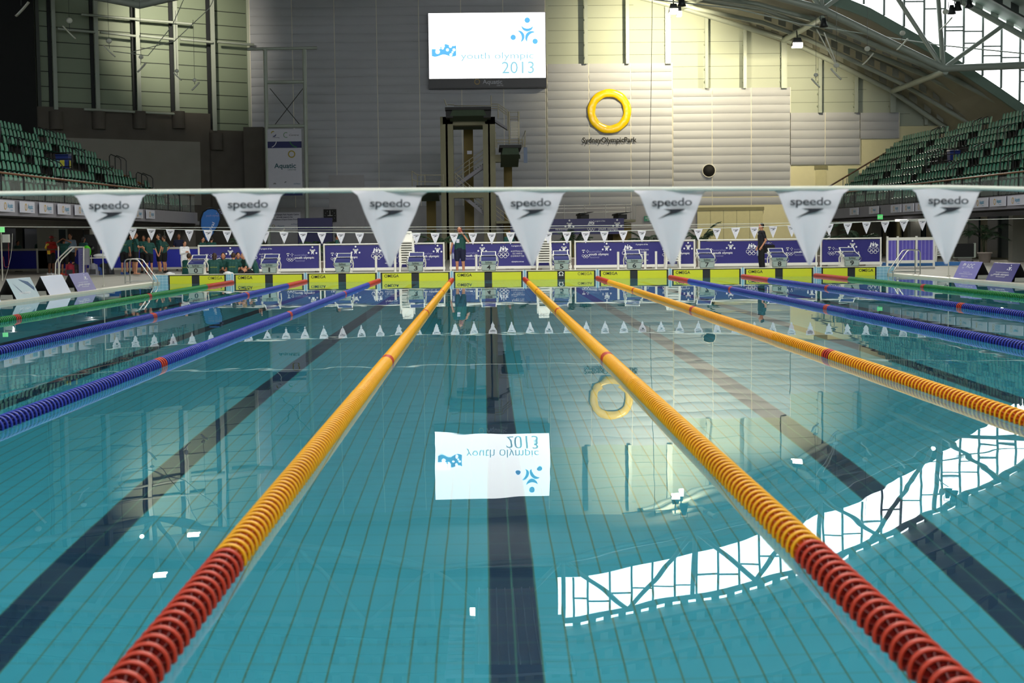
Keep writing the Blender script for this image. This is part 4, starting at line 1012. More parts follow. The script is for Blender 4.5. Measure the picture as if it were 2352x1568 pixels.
stair(1042, 425, 1114, 374, 14, 103.6); stair(1110, 484, 1046, 430, 12, 103.6); stair(1110, 484, 1190, 545, 12, 103.2)
# ladder stair between the middle and upper platforms
s_ = MB()
for x in (1169, 1191): s_.tube([W(x, 256, 103), W(x+1, 331, 103)], .06, 5)
s_.build('ladder_side', M_CHRD, t)
for i in range(13): MB().box(W(1170, 0, 103).x, W(1190, 0, 103).x, 102.9, 103.1, W(0, 293+i*3, 103).z-.0, W(0, 293+i*3, 103).z+.035).build('rung', M_CHRD, t)
for y in (258, 268, 275): rail([W(1169, y, 103), W(1191, y, 103)], .02)
for y in (321, 328): rail([W(1138, y, 102), W(1200, y, 102)])
for (x, y0_, y1_) in ((1138, 303, 338), (1141, 320, 340), (1206, 300, 342), (1200, 320, 338)): rail([W(x, y0_, 101.5), W(x, y1_, 101.5)])
rail([W(1198, 322, 101), W(1207, 300, 101), W(1203, 338, 101)])
rail([W(946, 393, 101), W(959, 402, 101), W(1018, 402, 101)]); rail([W(947, 412, 101), W(959, 417, 101), W(1018, 418, 101)]); rail([W(946, 393, 101), W(947, 428, 101)])
for x in (959, 976, 1018): rail([W(x, 400, 101), W(x, 427, 101)])
mb = MB(); pxb(mb, 1203, 338, 1211, 374, 101.4, 101.5); mb.build('hanging_towel', mat('towel_blue', '7d8aa4', .8), t)
mb = MB(); pxb(mb, 1073, 346, 1084, 354, YT0+3.9, YT0+4); mb.build('notice', M_SIGN, t)
# springboard deck
t = thing('springboard_deck', 'concrete springboard deck with steel rails and two black boards', 'diving deck', (0, 0, 0))
mb = MB(); pxb(mb, 1140, 504, 1460, 513, 100, 108); mb.build('slab', M_TWR, t)
for (a, c_) in ((1409, 1450), (1160, 1178), (1300, 1318)): mb = MB(); pxb(mb, a, 513, c_, 700, 101.5, 106); mb.build('column', M_TWB, t)
for dy in (0, 7, 16): MB().tube([W(1262, 473+dy, 107.5), W(1449, 470+dy, 107.5)], .03, 5).build('guard_rail', M_CHR, t)
for x in (1296, 1343, 1391, 1438, 1449, 1455, 1460): MB().tube([W(x, 470, 107.4), W(x, 504, 107.4)], .03, 5).build('post', M_CHR, t)
for x in (1333, 1420):
    b_ = MB(); A = W(x, 489, 100)
    b_.hexa([(A.x, 100, A.z-.12), (A.x+.75, 100, A.z+.02), (A.x+.75, 105, A.z+.02), (A.x, 105, A.z-.12), (A.x-.05, 100, A.z), (A.x+.95, 100, A.z+.08), (A.x+.8, 105, A.z+.1), (A.x, 105, A.z)])
    o = b_.build('springboard', M_BLK2, t); mb = MB(); pxb(mb, x+1, 492, x+20, 503, 100.3, 104.5); mb.build('stand', M_BLK2, o)
A = W(1172, 504, 99.8); B = W(1434, 537, 99.8)
t2 = thing('deck_banner', 'navy festival banner hanging from the springboard deck', 'banner', (A.x, 99.98, B.z))
L = B.x-A.x; hh = A.z-B.z
MB().box(0, L, 0, .02, 0, hh).build('cloth', M_NAVY, t2); m = Mark(); m.y = -.01
for u in (.52, .94): m.emblem(L*u, hh*.62, .33)
m.rings(L*.71, hh*.3, .5); m.crest(L*.71, hh*.75, .5); m.text('youth olympic', L*.86, hh*.35, 1.3, .17); m.text('A program of the', L*.78, hh*.85, .8, .09); m.text('festival', L*.45, hh*.35, .8, .14)
M_PRW = mat('print_white', 'f4f4fa', .5, var=0)
m.build('lettering', M_PRW, t2)

# ================================================================ banner frame, signs and clock on the dark half of the back wall
t = thing('pipe_scaffold', 'tall white pipe frame with cross bracing in front of the dark wall', 'frame', (0, 0, 0))
Yq = 112
for a, b in ((612, 617), (702, 706)): MB().tube([W(a-3, 113, Yq), W(b+2, 640, Yq)], .15, 8).build('upright', M_STEEL, t)
MB().tube([W(568, 113, Yq), W(728, 110, Yq)], .11, 6).build('top_rail', M_STEEL, t)
for y in (189, 290): MB().tube([W(611, y, Yq), W(701, y-1, Yq)], .13, 8).build('cross_rail', M_STEEL, t)
for q in ((620, 203, 690, 288), (696, 203, 630, 288)): MB().tube([W(q[0], q[1], Yq), W(q[2], q[3], Yq)], .025, 4).build('brace_wire', M_TUBE, t)
A = W(617, 432, Yq-.14); B = W(692, 296, Yq-.14); w_ = B.x-A.x; h_ = B.z-A.z
t = thing('hanging_banner', 'long white banner with ring emblem hanging in the pipe frame', 'banner', (A.x, Yq-.14, A.z))
MB().box(0, w_, 0, .02, -.55, h_).build('cloth', mat('banner_white', 'c9c9d6', .7, var=.03), t)
m = Mark(); m.y = -.01; m.rect(0, w_, h_*.68, h_*.79, 0); m.rect(0, w_, -.55, 0, 0); m.ring(w_*.7, h_*.575, .19, .27, 1); m.text('Aquatic', w_*.5, h_*.38, w_*.64, .34, 'c', 2, .02); m.text('CENTRE', w_*.7, h_*.31, w_*.25, .12, 'c', 2)
m.ring(w_*.55, h_*.9, .16, .2, 3, a0=60, a1=300); m.text('Centre', w_*.78, h_*.9, .7, .14, 'c', 4, 0, .3); m.crescent(w_*.18, h_*.92, .16, 120, 1); m.crescent(w_*.18, h_*.92, .16, 300, 0); m.text('swimming', w_*.25, h_*.86, .5, .07, 'c', 0, .01)
m.crest(w_*.18, h_*.08, .25, 4); m.crescent(w_*.52, h_*.08, .1, 120, 4); m.text('AUSTRALIA', w_*.84, h_*.07, .5, .1, 'c', 5, .01, .2)
m.y = -.014; m.ring(w_*.05, h_*.81, .5, .54, 6, a0=290, a1=350); m.ring(w_*.9, h_*.84, .62, .68, 3, a0=200, a1=260); m.ring(w_*.9, -.55, .4, .44, 6, a0=20, a1=160)
m.build('lettering', [mat('banner_navy', '17205e', .6), mat('banner_gold', '9c8a1e', .6), mat('banner_teal', '1f5360', .6, var=0), mat('banner_green', '2f7a3c', .6), mat('banner_grey', '4c4c55', .6, var=0), mat('banner_blue', '2b5f93', .6, var=0), M_PRW], t)
A = W(618, 531, 120.6); B = W(690, 487, 120.6); w_ = B.x-A.x; h_ = B.z-A.z
t = thing('support_sign', 'white sign board with navy text low on the dark wall', 'sign', (A.x, 120.6, A.z))
MB().box(0, w_, 0, .06, 0, h_).build('board', M_SIGN, t); m = Mark(); m.y = -.01
for i, s_ in enumerate(('Sydney Olympic Park Aquatic Centre', 'proudly supports the', 'NSW Institute of Sport Diving Program')): m.text(s_, w_/2, h_*(.88-.13*i), w_*(.9, .5, .94)[i], .11, 'c', 0, .02)
m.text('Aquatic', w_*.38, h_*.28, .55, .16, 'c', 1); m.ring(w_*.14, h_*.28, .08, .11, 2); m.text('AUSTRALIA', w_*.8, h_*.36, .55, .1, 'c', 1, .01, .2); m.text('diving', w_*.8, h_*.16, .35, .08, 'c', 0)
m.build('lettering', [mat('banner_navy', '17205e', .6), mat('banner_blue', '2b5f93', .6, var=0), mat('banner_gold', '9c8a1e', .6)], t)
A = W(685, 556, 110); B = W(763, 500, 110)
t = thing('navy_screen', 'plain navy cloth screen below the wall clock', 'screen', (A.x, 110, ZD)); MB().box(0, B.x-A.x, 0, .05, .3, B.z-ZD).build('cloth', M_NAVY, t)
for x in (0, B.x-A.x): MB().cyl((x, .05, 0), (x, .05, B.z-ZD), .03, n=6).build('post', M_TUBE, t)
A = W(758, 495, 120.4)
t = thing('wall_clock', 'square black pace clock with a single bright hand', 'clock', A)
MB().box(-.5, .5, 0, .12, -.5, .5).build('case', M_BLK2, t)
m = Mark(); m.y = -.01; m.rect(-.015, .015, 0, .36, 0); m.rect(-.2, .2, -.01, .02, 0)
for i in range(12): a = R(30*i); m.disc(.4*math.cos(a), .4*math.sin(a), .02, 0, 6)
m.build('dial_marks', mat('clock_white', 'e8e8e8', .5, var=0), t)
A = W(1491, 502, 120.6); t = thing('wall_notice', 'small green safety notice by the springboard deck', 'sign', A); MB().box(-.4, .4, 0, .05, -.2, .2).build('board', mat('notice_green', '3a8f76', .5), t)
m = Mark(); m.y = -.01; m.text('FIRST AID', 0, .05, .6, .12); m.text('ROOM', 0, -.1, .3, .09); m.build('lettering', M_PRW, t)

# ================================================================ banner fence behind the starting blocks
YFE = 62.0
def hx(px, Y=YFE): return W(px, 560, Y).x
ZF = ZD
def fence_print(L):
    m = Mark(); m.y = -.012
    for (e, f0, tx) in ((1.34, .33, .62), (4.68, 3.62, 3.94)):
        if e > L: continue
        m.emblem(e, .93, .2)
        m.flagmark(f0+.15, .8, .3, .14); m.rings(f0+.15, .6, .31); m.text('australian', tx, .79, .52, .085, 'l', 1, -.002); m.text('youth olympic', tx, .68, .8, .085, 'l', 0, .018); m.text('festival', tx+.03, .56, .38, .085, 'l', 1, -.002)
    m.crest(2.2, .95, .44); m.rings(2.2, .68, .46)
    if L > 4:
        for i, s_ in enumerate(('AUSTRALIAN', 'OLYMPIC', 'COMMITTEE')): m.text(s_, 2.78, .84-.1*i, .55 if i != 1 else .4, .06, 'c', 0, 0, 0, 1.2)
        m.text('A program of the', 2.78, 1.06, .5, .055, 'c', 0, .01); m.text('olympics.com.au', 2.78, .42, .5, .055, 'c', 0, .01)
    return m
segs = [(453, 737), (741, 1022), (1032, 1313), (1318, 1598), (1603, 1878), (1883, 2026)]
M_FBAN = mat('fence_navy', '241f78', .5, var=.05, scale=1.5); M_PRG = mat('print_grey', '8f8fc0', .5, var=0)
fl_ = ['behind starting block 0', 'behind starting block 2', 'behind the standing man in the green polo shirt', 'behind starting block 6', 'behind starting block 7 and the man in black', 'short one behind starting block 9']
for i, (a, b) in enumerate(segs):
    x0, x1 = hx(a), hx(b); L = x1-x0
    t = thing('banner_fence', 'navy festival banner on white rail fence, %s' % fl_[i], 'fence', (x0, YFE, ZF), 0, 'banner fence panels behind the blocks')
    z1 = 1.25-ZF
    MB().tube([(.04, 0, z1), (L-.04, 0, z1)], .03, 8).build('top_rail', M_WHT, t)
    MB().box(0, L, -.03, .03, .13, .24).build('bottom_rail', M_WHT, t)
    for x in (.05, L-.05):
        o = MB().cyl((x, 0, 0), (x, 0, z1+.04), .035, n=8).build('post', M_WHT, t)
        MB().box(x-.08, x+.08, -.2, .2, 0, .03).build('foot', M_WHT, o)
    n = 14; vs_ = []
    for j in range(n+1):
        x = .1+(L-.2)*j/n
        for q in range(4): vs_.append((x, .012*math.sin(j*1.9+q*1.3), .24+(z1-.05-.24)*q/3))
    mb = MB().add(vs_, [(j*4+q, j*4+4+q, j*4+5+q, j*4+q+1) for j in range(n) for q in range(3)], 0, True)
    o = mb.build('banner_cloth', M_FBAN, t); fence_print(L).build('lettering', [M_PRW, M_PRG], o).location = (0, -.02, 0)
# purple slatted white fence
xa = [2036, 2060, 2103, 2147]
for i in range(3):
    x0, x1 = hx(xa[i]), hx(xa[i+1]); L = x1-x0
    t = thing('pool_fence', 'white framed fence panel with purple striped slats, %s' % ('narrow one touching the navy banner', 'middle one of the three', 'one ending nearest the monitor')[i], 'fence', (x0, YFE, ZF), 0, 'purple slatted fence panels')
    MB().box(0, L, -.03, .03, 1.1, 1.22).build('top_rail', M_WHT, t); MB().box(0, L, -.03, .03, .16, .28).build('bottom_rail', M_WHT, t)
    MB().box(-.0, .07, -.045, .045, 0, 1.27).build('post', M_WHT, t)
    if i == 2: MB().box(L-.07, L, -.045, .045, 0, 1.27).build('post', M_WHT, t)
    mb = MB(); n = int(L/.035)
    for j in range(n):
        x = .07+(L-.1)*j/n; mb.box(x, x+.026, -.01+.01*math.sin(j*2.1), .01, .28, 1.1, 0 if (j*7) % 5 else 1)
    mb.build('slats', [mat('slat_purple', '6a5fc8', .5, var=.1), mat('slat_pale', 'a49ade', .5)], t)
tag(MB().box(hx(2030, 64), hx(2210, 64), 64, 64.6, ZD, ZD+.16).build('lane_mat', mat('mat_blue', '3c78bb', .5)), 'long low blue mat lying behind the purple slatted fence', 'mat')
# blue barrier by the team area
x0, x1 = W(-60, 0, 72).x, W(447, 0, 72).x; L = x1-x0
t = thing('blue_barrier', 'long bright blue cloth barrier with white top rail behind the team group', 'barrier', (x0, 72, ZD))
M_BLUEC = mat('barrier_blue', '1420a0', .5, var=.1)
MB().box(0, L, 0, .03, .2, 1.05).build('cloth', M_BLUEC, t); MB().box(0, L, -.03, .05, 1.05, 1.15).build('top_rail', mat('rail_pale', 'b9b7ac', .5), t); MB().box(0, L, -.03, .05, .1, .2).build('bottom_rail', mat('rail_pale', 'b9b7ac', .5), t)
for i in range(5): MB().box(L*i/4-.04, L*i/4+.04, -.05, .06, 0, 1.15).build('post', M_WHT, t)
# small white bollard posts in front of the fence
for i, px in enumerate((863.5, 907.5, 1094, 1420, 1482, 1507)):
    lb = ('between blocks 2 and 3, nearer block 2', 'between blocks 2 and 3, nearer block 3', 'beside starting block 4', 'just before starting block 6', 'just past starting block 6', 'between block 6 and the chair stack')[i]
    a = W(px, 600, 56); t = thing('bollard', 'short white post standing %s' % lb, 'post', (a.x, 56, ZD), 0, 'short white posts behind the blocks')
    MB().cyl((0, 0, 0), (0, 0, .78 if i in (0, 1, 2) else .82), .045, n=10).build('post', M_WHT, t)
# stacked white chairs
def chair_parts():
    m = MB(); m.hexa([(-.24, -.22, .4), (.24, -.22, .4), (.22, .2, .38), (-.22, .2, .38), (-.24, -.22, .44), (.24, -.22, .44), (.22, .2, .42), (-.22, .2, .42)])
    m.hexa([(-.25, -.24, .385), (.25, -.24, .385), (.25, -.22, .385), (-.25, -.22, .385), (-.25, -.24, .43), (.25, -.24, .43), (.25, -.22, .44), (-.25, -.22, .44)])
    s_ = m.mesh('seat', M_WHT)
    b_ = MB(); N = 6
    for i in range(N):
        t0, t1 = i/N, (i+1)/N; g = lambda t: .24-.05*t*t*t
        b_.hexa([(-g(t0), .2+.1*t0, .42+.42*t0), (g(t0), .2+.1*t0, .42+.42*t0), (g(t0), .22+.1*t0, .42+.42*t0), (-g(t0), .22+.1*t0, .42+.42*t0), (-g(t1), .2+.1*t1, .42+.42*t1), (g(t1), .2+.1*t1, .42+.42*t1), (g(t1), .22+.1*t1, .42+.42*t1), (-g(t1), .22+.1*t1, .42+.42*t1)])
    b_ = b_.mesh('backrest', M_WHT); legs = []
    for sx in (-1, 1):
        for (y0, y1) in ((-.22, -.27), (.2, .29)): legs.append(MB().hexa([(sx*.29-.02, y1-.02, 0), (sx*.29+.02, y1-.02, 0), (sx*.29+.02, y1+.02, 0), (sx*.29-.02, y1+.02, 0), (sx*.24-.035, y0-.03, .42), (sx*.24+.035, y0-.03, .42), (sx*.24+.035, y0+.03, .42), (sx*.24-.035, y0+.03, .42)]).mesh('leg', M_WHT))
        
    arms = [MB().tube([(sx*.255, -.2, .42), (sx*.29, -.18, .62), (sx*.29, .05, .65), (sx*.25, .26, .66)], .02, 5).mesh('armrest', M_WHT) for sx in (-1, 1)]
    return s_, b_, legs, arms
CS, CB, CL, CA = chair_parts()
for (px, n, lb) in ((935, 10, 'beside starting block 3'), (1249, 10, 'beside starting block 5'), (1544, 8, 'beside starting block 7')):
    p = W(px, 600, 60.5)
    for i in range(n):
        t = thing('plastic_chair', 'white plastic chair %s of the tall stack %s' % ('at the bottom' if i == 0 else 'on top' if i == n-1 else 'within the middle', lb), 'chair', (p.x, 60.5-.012*i, ZD+.095*i), R(random.uniform(-1.5, 1.5)), 'white chairs in tall stacks behind the blocks')
        link('seat', CS, t); link('backrest', CB, t)
        for q in CL: link('leg', q, t)
        for q in CA: link('armrest', q, t)
        if i == n-1: m = Mark(); m.y = .185; m.text('Sydney', 0, .76, .3, .07); m.build('lettering', M_INK, t)
# teardrop flag banner
p = W(482, 553, 84); t = thing('feather_flag', 'tall blue teardrop flag banner with black edge behind the fence', 'flag', (p.x, 84, ZD))
oz = W(0, 553, 84).z-ZD; s_ = 84/F
out = [(470, 545), (461, 520), (462, 503), (468, 487), (478, 479.5), (490, 478), (500, 481), (507, 491), (508, 503), (503, 518), (492, 534), (480, 548), (476, 553)]
pts = [Vector(((a-482)*s_, 0, W(a, b, 84).z-ZD)) for a, b in out]
MB().slab(pts, (0, .02, 0)).build('cloth', mat('flag_blue', '2c6fc0', .6), t)
MB().tube([Vector((-.1, 0, 0))]+[pts[0]+Vector((0, 0, 0))]+pts[1:11], .05, 6).build('pole', M_TUBE, t)
m = Mark(); m.y = -.01; m.emblem(.55, W(0, 493, 84).z-ZD, .17); m.text('youth olympic', .2, W(0, 500, 84).z-ZD, .75, .12)
m.build('lettering', M_PRG, t)
m = Mark(); m.y = -.01; m.text('festival', 0, 0, .9, .16); o = m.build('lettering', M_PRW, t); o.location = (.02, 0, W(0, 533, 84).z-ZD); o.rotation_euler = (0, R(-62), 0)
# monitor trolley
p = W(2215, 600, 68); t = thing('monitor_trolley', 'black screen monitor on a low trolley with small wheels', 'monitor', (p.x, 68, ZD))
MB().box(-.45, .45, -.04, .06, .3, .9).build('screen', M_BLK2, t); MB().box(.42, .5, -.05, .1, .28, .92).box(-.5, .5, 0, .1, .26, .3).build('bezel', M_GREY, t)
MB().box(-.3, .35, .0, .5, .08, .26).build('cabinet', mat('cab', '6f6c68', .6), t)
for x in (-.3, .1, .35): MB().cyl((x-.03, -.05, .07), (x+.03, -.05, .07), .07, n=12).build('wheel', M_TUBE, t)
# chairs in shade beside the fence (white stack with blue)
p = W(2160, 600, 66.5)
for i in range(5):
    t = thing('plastic_chair', 'white plastic chair %s of the shaded stack beside the purple fence' % ('at the bottom' if i == 0 else 'higher up'), 'chair', (p.x, 66.5, ZD+.095*i), 0, 'shaded chair stack')
    link('seat', CS, t); link('backrest', CB, t)
    for q in CL: link('leg', q, t)

# ================================================================ palms
M_LEAF = mat('palm_leaf', '1f3a20', .5, var=.35, scale=5); M_STEM = mat('palm_stem', '33401f', .7); M_POT = mat('pot_pink', 'b9aca4', .6); M_SOIL = mat('soil', '2a211a', .9)
def frond_geo(mb, L, droop, seed):
    rn = random.Random(seed); n = 9; spine = []
    for i in range(n+1): t = i/n; spine.append(Vector((L*t*.8, 0, L*(.75*t-droop*t*t))))
    mb.tube(spine, .008, 4)
    for i in range(2, n+1):
        p = spine[i]; d = (spine[i]-spine[i-1]).normalized()
        for s_ in (-1, 1):
            for q in (0, .5):
                b = p-d*(L/n)*q; l = L*.34*(1-.55*abs(i/n-.5)); tip = b+d*l*.65+Vector((0, s_*l*.6, -l*rn.uniform(.15, .45))); w_ = d*.02
                mb.add([b-w_, b+w_, (b+tip)/2+w_*1.2+Vector((0, 0, .02)), tip, (b+tip)/2-w_*1.2+Vector((0, 0, .02))], [(0, 1, 2, 3, 4)])
def palm(loc, h, lab, seed=1, nf=9, pot=True, L=.95):
    t = thing('potted_palm', lab, 'palm', loc, 0, 'potted palms' if 'fence' in lab else None); rn = random.Random(seed)
    if pot:
        MB().lathe([(.0, 0), (.24, 0), (.3, .42), (.34, .42), (.34, .48), (.29, .48), (.27, .4)], 16).build('pot', M_POT, t)
        MB().lathe([(.0, .41), (.28, .4)], 12).build('soil', M_SOIL, t)
    z0 = .4 if pot else 0
    for k in range(3): a = rn.uniform(0, 6.3); MB().tube([(.05*math.cos(a), .05*math.sin(a), z0), (.1*math.cos(a), .1*math.sin(a), z0+(h-z0)*.35), (.14*math.cos(a), .14*math.sin(a), z0+(h-z0)*.6)], .022, 6).build('stem', M_STEM, t)
    for i in range(nf):
        mb = MB(); frond_geo(mb, L*rn.uniform(.8, 1.15), rn.uniform(.35, .75), seed*31+i)
        o = mb.build('frond', M_LEAF, t); a = 2*math.pi*i/nf+rn.uniform(-.3, .3); o.location = (.1*math.cos(a), .1*math.sin(a), z0+(h-z0)*rn.uniform(.35, .6)); o.rotation_euler = (0, rn.uniform(-.45, .1), a)
for (px, Y, top, lb, sd) in ((2262, 70, 1.9, 'large potted palm in a pale pot beside the roller shutter', 3), (1005, 66, 1.75, 'potted palm behind the fence beside the chair stack at block 3', 4), (1232, 66, 1.6, 'small potted palm behind the fence beside block 4', 5), (1318, 68, 1.75, 'potted palm behind the fence over block 5', 6), (1484, 66, 1.85, 'potted palm behind the fence over block 6', 7),
        (1612, 66, 2.0, 'potted palm behind the fence below the cream folding door', 8), (1888, 66, 1.7, 'potted palm behind the fence between blocks 8 and 9', 9), (1975, 66, 1.65, 'potted palm behind the fence over block 9', 10), (735, 66, 1.6, 'potted palm behind the fence in front of the navy cloth screen', 11), (565, 66, 1.7, 'potted palm behind the fence near the teardrop flag', 12)):
    p = W(px, 560, Y); palm((p.x, Y, ZD), top, lb, sd, 11 if sd != 3 else 16, True, .95 if sd != 3 else 1.15)
# ================================================================ people and their things
def remesh(mb, vox, name, m):
    me = mb.mesh(name, m); o = bpy.data.objects.new(name, me); C.objects.link(o)
    r = o.modifiers.new('r', 'REMESH'); r.mode = 'VOXEL'; r.voxel_size = vox; r.use_smooth_shade = True
    s_ = o.modifiers.new('s', 'SMOOTH'); s_.factor = .5; s_.iterations = 2
    dg = bpy.context.evaluated_depsgraph_get(); dg.update(); me2 = bpy.data.meshes.new_from_object(o.evaluated_get(dg))
    bpy.data.objects.remove(o); bpy.data.meshes.remove(me)
    me2.name = name; me2.materials.clear(); me2.materials.append(m)
    for p in me2.polygons: p.use_smooth = True
    return me2
SKIN = [mat('skin_fair', 'c58a6a', .5, var=.05), mat('skin_tan', '9a6244', .5, var=.05), mat('skin_dark', '6a4330', .5, var=.05)]
HAIRM = {'dark': mat('hair_dark', '1a1412', .6), 'brown': mat('hair_brown', '3d2a1e', .6), 'blond': mat('hair_blond', '8c6a3c', .6)}
CLO = {'green': mat('polo_green', '0f4a44', .7, var=.1, scale=12), 'black': mat('cloth_black', '0d0e12', .8, var=.1), 'navy': mat('cloth_navy', '141a38', .8), 'red': mat('polo_red', 'b81f14', .7), 'pale': mat('polo_pale', '7f95a8', .7), 'white': mat('cloth_white', 'e6e6ea', .8), 'blackshirt': mat('shirt_black', '12141c', .7)}
STANDJ = dict(pel=(0, 0, .93), wai=(0, 0, 1.08), che=(0, 0, 1.3), nek=(0, .01, 1.46), hed=(0, -.01, 1.62),
  shL=(-.18, 0, 1.4), elL=(-.24, .02, 1.13), wrL=(-.25, -.06, .89), shR=(.18, 0, 1.4), elR=(.24, .02, 1.13), wrR=(.25, -.06, .89),
  hiL=(-.09, 0, .9), knL=(-.1, -.01, .5), anL=(-.11, .03, .08), hiR=(.09, 0, .9), knR=(.1, -.01, .5), anR=(.11, .03, .08))
SITJ = dict(pel=(0, .05, .12), wai=(0, .06, .28), che=(0, 0, .5), nek=(0, -.05, .65), hed=(0, -.1, .78),
  shL=(-.18, -.03, .6), elL=(-.27, -.12, .36), wrL=(-.14, -.32, .3), shR=(.18, -.03, .6), elR=(.27, -.12, .36), wrR=(.14, -.32, .3),
  hiL=(-.1, 0, .12), knL=(-.34, -.35, .3), anL=(.05, -.45, .06), hiR=(.1, 0, .12), knR=(.34, -.35, .3), anR=(-.05, -.5, .06))
def person(name, lab, loc, face, shirt='green', shorts='black', hair='dark', skin=0, pose=None, sit=False, ht=1.75, wide=1, extras=(), shoes='white', long=False, bare=False, cap=None, group=None, ponytail=False):
    J = dict(SITJ if sit else STANDJ); J.update(pose or {}); J = {k: Vector(v) for k, v in J.items()}
    t = thing('person', lab, 'person', loc, face, group); k = ht/1.75; t.scale = (k*wide, k*wide, k)
    B = MB(); c = lambda a, b, r0, r1=None, flat=1: B.cap(J[a], J[b], r0, r1, 0, 10, flat)
    for u in (-.075, 0, .075):
        for a, b, r0, r1 in (('pel', 'wai', .085, .08), ('wai', 'che', .08, .095)): B.cap(J[a]+Vector((u, 0, 0)), J[b]+Vector((u*1.15, 0, 0)), r0, r1, 0, 10)
    B.cap(J['shL'], J['shR'], .062, .062, 0, 10); c('che', 'nek', .09, .055)
    B.cap(J['nek'], J['hed']+Vector((0, .01, -.06)), .052, .05, 0, 10)
    h = J['hed']; B.ell(h, .073, .09, .112, n=16, k=12); B.ell(h+Vector((0, -.035, -.06)), .05, .05, .05); B.cap(h+Vector((0, -.085, .01)), h+Vector((0, -.104, -.025)), .011, .015, 0, 6)
    for s_ in (-1, 1): B.ell(h+Vector((s_*.074, .005, -.005)), .012, .02, .03)
    B.ell(h+Vector((0, -.088, -.052)), .024, .01, .009)
    for s_ in 'LR':
        sg = -1 if s_ == 'L' else 1
        c('sh'+s_, 'el'+s_, .05, .038); c('el'+s_, 'wr'+s_, .039, .026)
        d = (J['wr'+s_]-J['el'+s_]).normalized(); w_ = J['wr'+s_]; side = d.cross(Vector((sg, 0, 0)))
        side = side.normalized() if side.length > .2 else Vector((0, 1, 0)); pl = d.cross(side).normalized()
        B.cap(w_, w_+d*.07, .03, .034, 0, 8)
        for q in range(4): f0 = w_+d*.09+side*(-.03+.02*q); f1 = f0+d*.032+pl*.004; f2 = f1+d*.024+pl*(-.014*sg); B.cap(f0, f1, .0095, .009, 0, 6); B.cap(f1, f2, .009, .008, 0, 6)
        B.cap(w_+d*.03-side*.03, w_+d*.06-side*.058, .012, .009, 0, 6)
        c('hi'+s_, 'kn'+s_, .085, .055); c('kn'+s_, 'an'+s_, .056, .034)
        mid = J['kn'+s_].lerp(J['an'+s_], .3)+Vector((0, .02 if not sit else 0, 0)); B.ell(mid, .05, .05, .1)
        B.cap(J['an'+s_]+Vector((0, .03, -.035)), J['an'+s_]+Vector((0, -.15, -.045)), .035, .03, 0, 8)
    link('body', remesh(B, .011, 'body', SKIN[skin]), t)
    S = MB()
    for u in (-.085, 0, .085):
        S.cap(J['pel']+Vector((u, 0, .02)), J['wai']+Vector((u, 0, 0)), .105, .1, 0, 10); S.cap(J['wai']+Vector((u, 0, 0)), J['che']+Vector((u*1.1, 0, 0)), .1, .108, 0, 10)
    S.cap(J['shL'], J['shR'], .078, .078, 0, 10); S.cap(J['che'], J['nek']+Vector((0, 0, -.05)), .1, .07, 0, 10); S.lathe([(.066, -.03), (.062, .035), (.055, .035), (.055, -.03)], 10, 0, J['nek']+Vector((0, 0, -.02)))
    for s_ in 'LR':
        e = J['sh'+s_].lerp(J['el'+s_], .62); S.cap(J['sh'+s_], e, .068, .062, 0, 10)
        if long: S.cap(J['sh'+s_], J['el'+s_], .07, .06, 0, 10); S.cap(J['el'+s_], J['wr'+s_].lerp(J['el'+s_], .1), .06, .045, 0, 10)
    link('shirt', remesh(S, .014, 'shirt', CLO[shirt]), t)
    S = MB(); S.cap(J['pel']+Vector((-.06, 0, .0)), J['pel']+Vector((.06, 0, 0)), .118, .118, 0, 12)
    for s_ in 'LR':
        e = J['hi'+s_].lerp(J['kn'+s_], .8 if not sit else .6); S.cap(J['hi'+s_], e, .108, .086, 0, 10)
        if long and shorts == 'black': S.cap(J['kn'+s_], J['an'+s_], .075, .06, 0, 10); S.cap(e, J['kn'+s_], .086, .078, 0, 10)
    link('shorts', remesh(S, .014, 'shorts', CLO[shorts]), t)
    if cap: 
        m = MB(); m.ell(h+Vector((0, .012, .045)), .085, .1, .085, n=14, k=8); m.hexa([(-.06, -.17, .045), (.06, -.17, .045), (.07, -.06, .055), (-.07, -.06, .055), (-.06, -.17, .055), (.06, -.17, .055), (.07, -.06, .07), (-.07, -.06, .07)])
        m.v = [(v if i < len(m.v)-8 else (v[0]+h.x, v[1]+h.y, v[2]+h.z)) for i, v in enumerate(m.v)]; m.build('cap', cap, t)
    Hh = MB(); Hh.ell(h+Vector((0, .022, .028)), .083, .09, .102, n=14, k=10)
    if ponytail: Hh.cap(h+Vector((0, .1, .03)), h+Vector((0, .13, -.12)), .03, .015, 0, 8); Hh.ell(h+Vector((0, .05, -.05)), .075, .06, .1)
    Hh.build('hair', HAIRM[hair], t)
    if math.cos(face) > -.2:
        for s_ in (-1, 1): MB().ell(h+Vector((s_*.03, -.083, .012)), .011, .007, .008, n=8, k=6).build('eye', mat('eye_dark', '120c0a', .3, var=0), t)
    if not bare and not sit:
        for s_ in 'LR':
            p = J['an'+s_]; MB().hexa([tuple(p+Vector(q)) for q in ((-.05, -.2, -.08), (.05, -.2, -.08), (.045, .09, -.08), (-.045, .09, -.08), (-.035, -.17, -.02), (.035, -.17, -.02), (.04, .08, .03), (-.04, .08, .03))]).build('shoe', shoes if not isinstance(shoes, str) else CLO[shoes], t)
    for e in extras: e(t, J)
    return t
def G2(px, Y): p = W(px, 600, Y); return (p.x, Y, ZD)
def print_back(s_, col='b7c23a', w_=.26, z=1.28, y=.118):
    def f(t, J):
        m = Mark(); m.y = 0; m.text(s_, 0, 0, w_, .035); m.v = [(-v[0], y, v[2]+z) for v in m.v]; m.build('back_lettering', mat('back_lettering', 'b7c23a', .6, var=0), t)
    return f
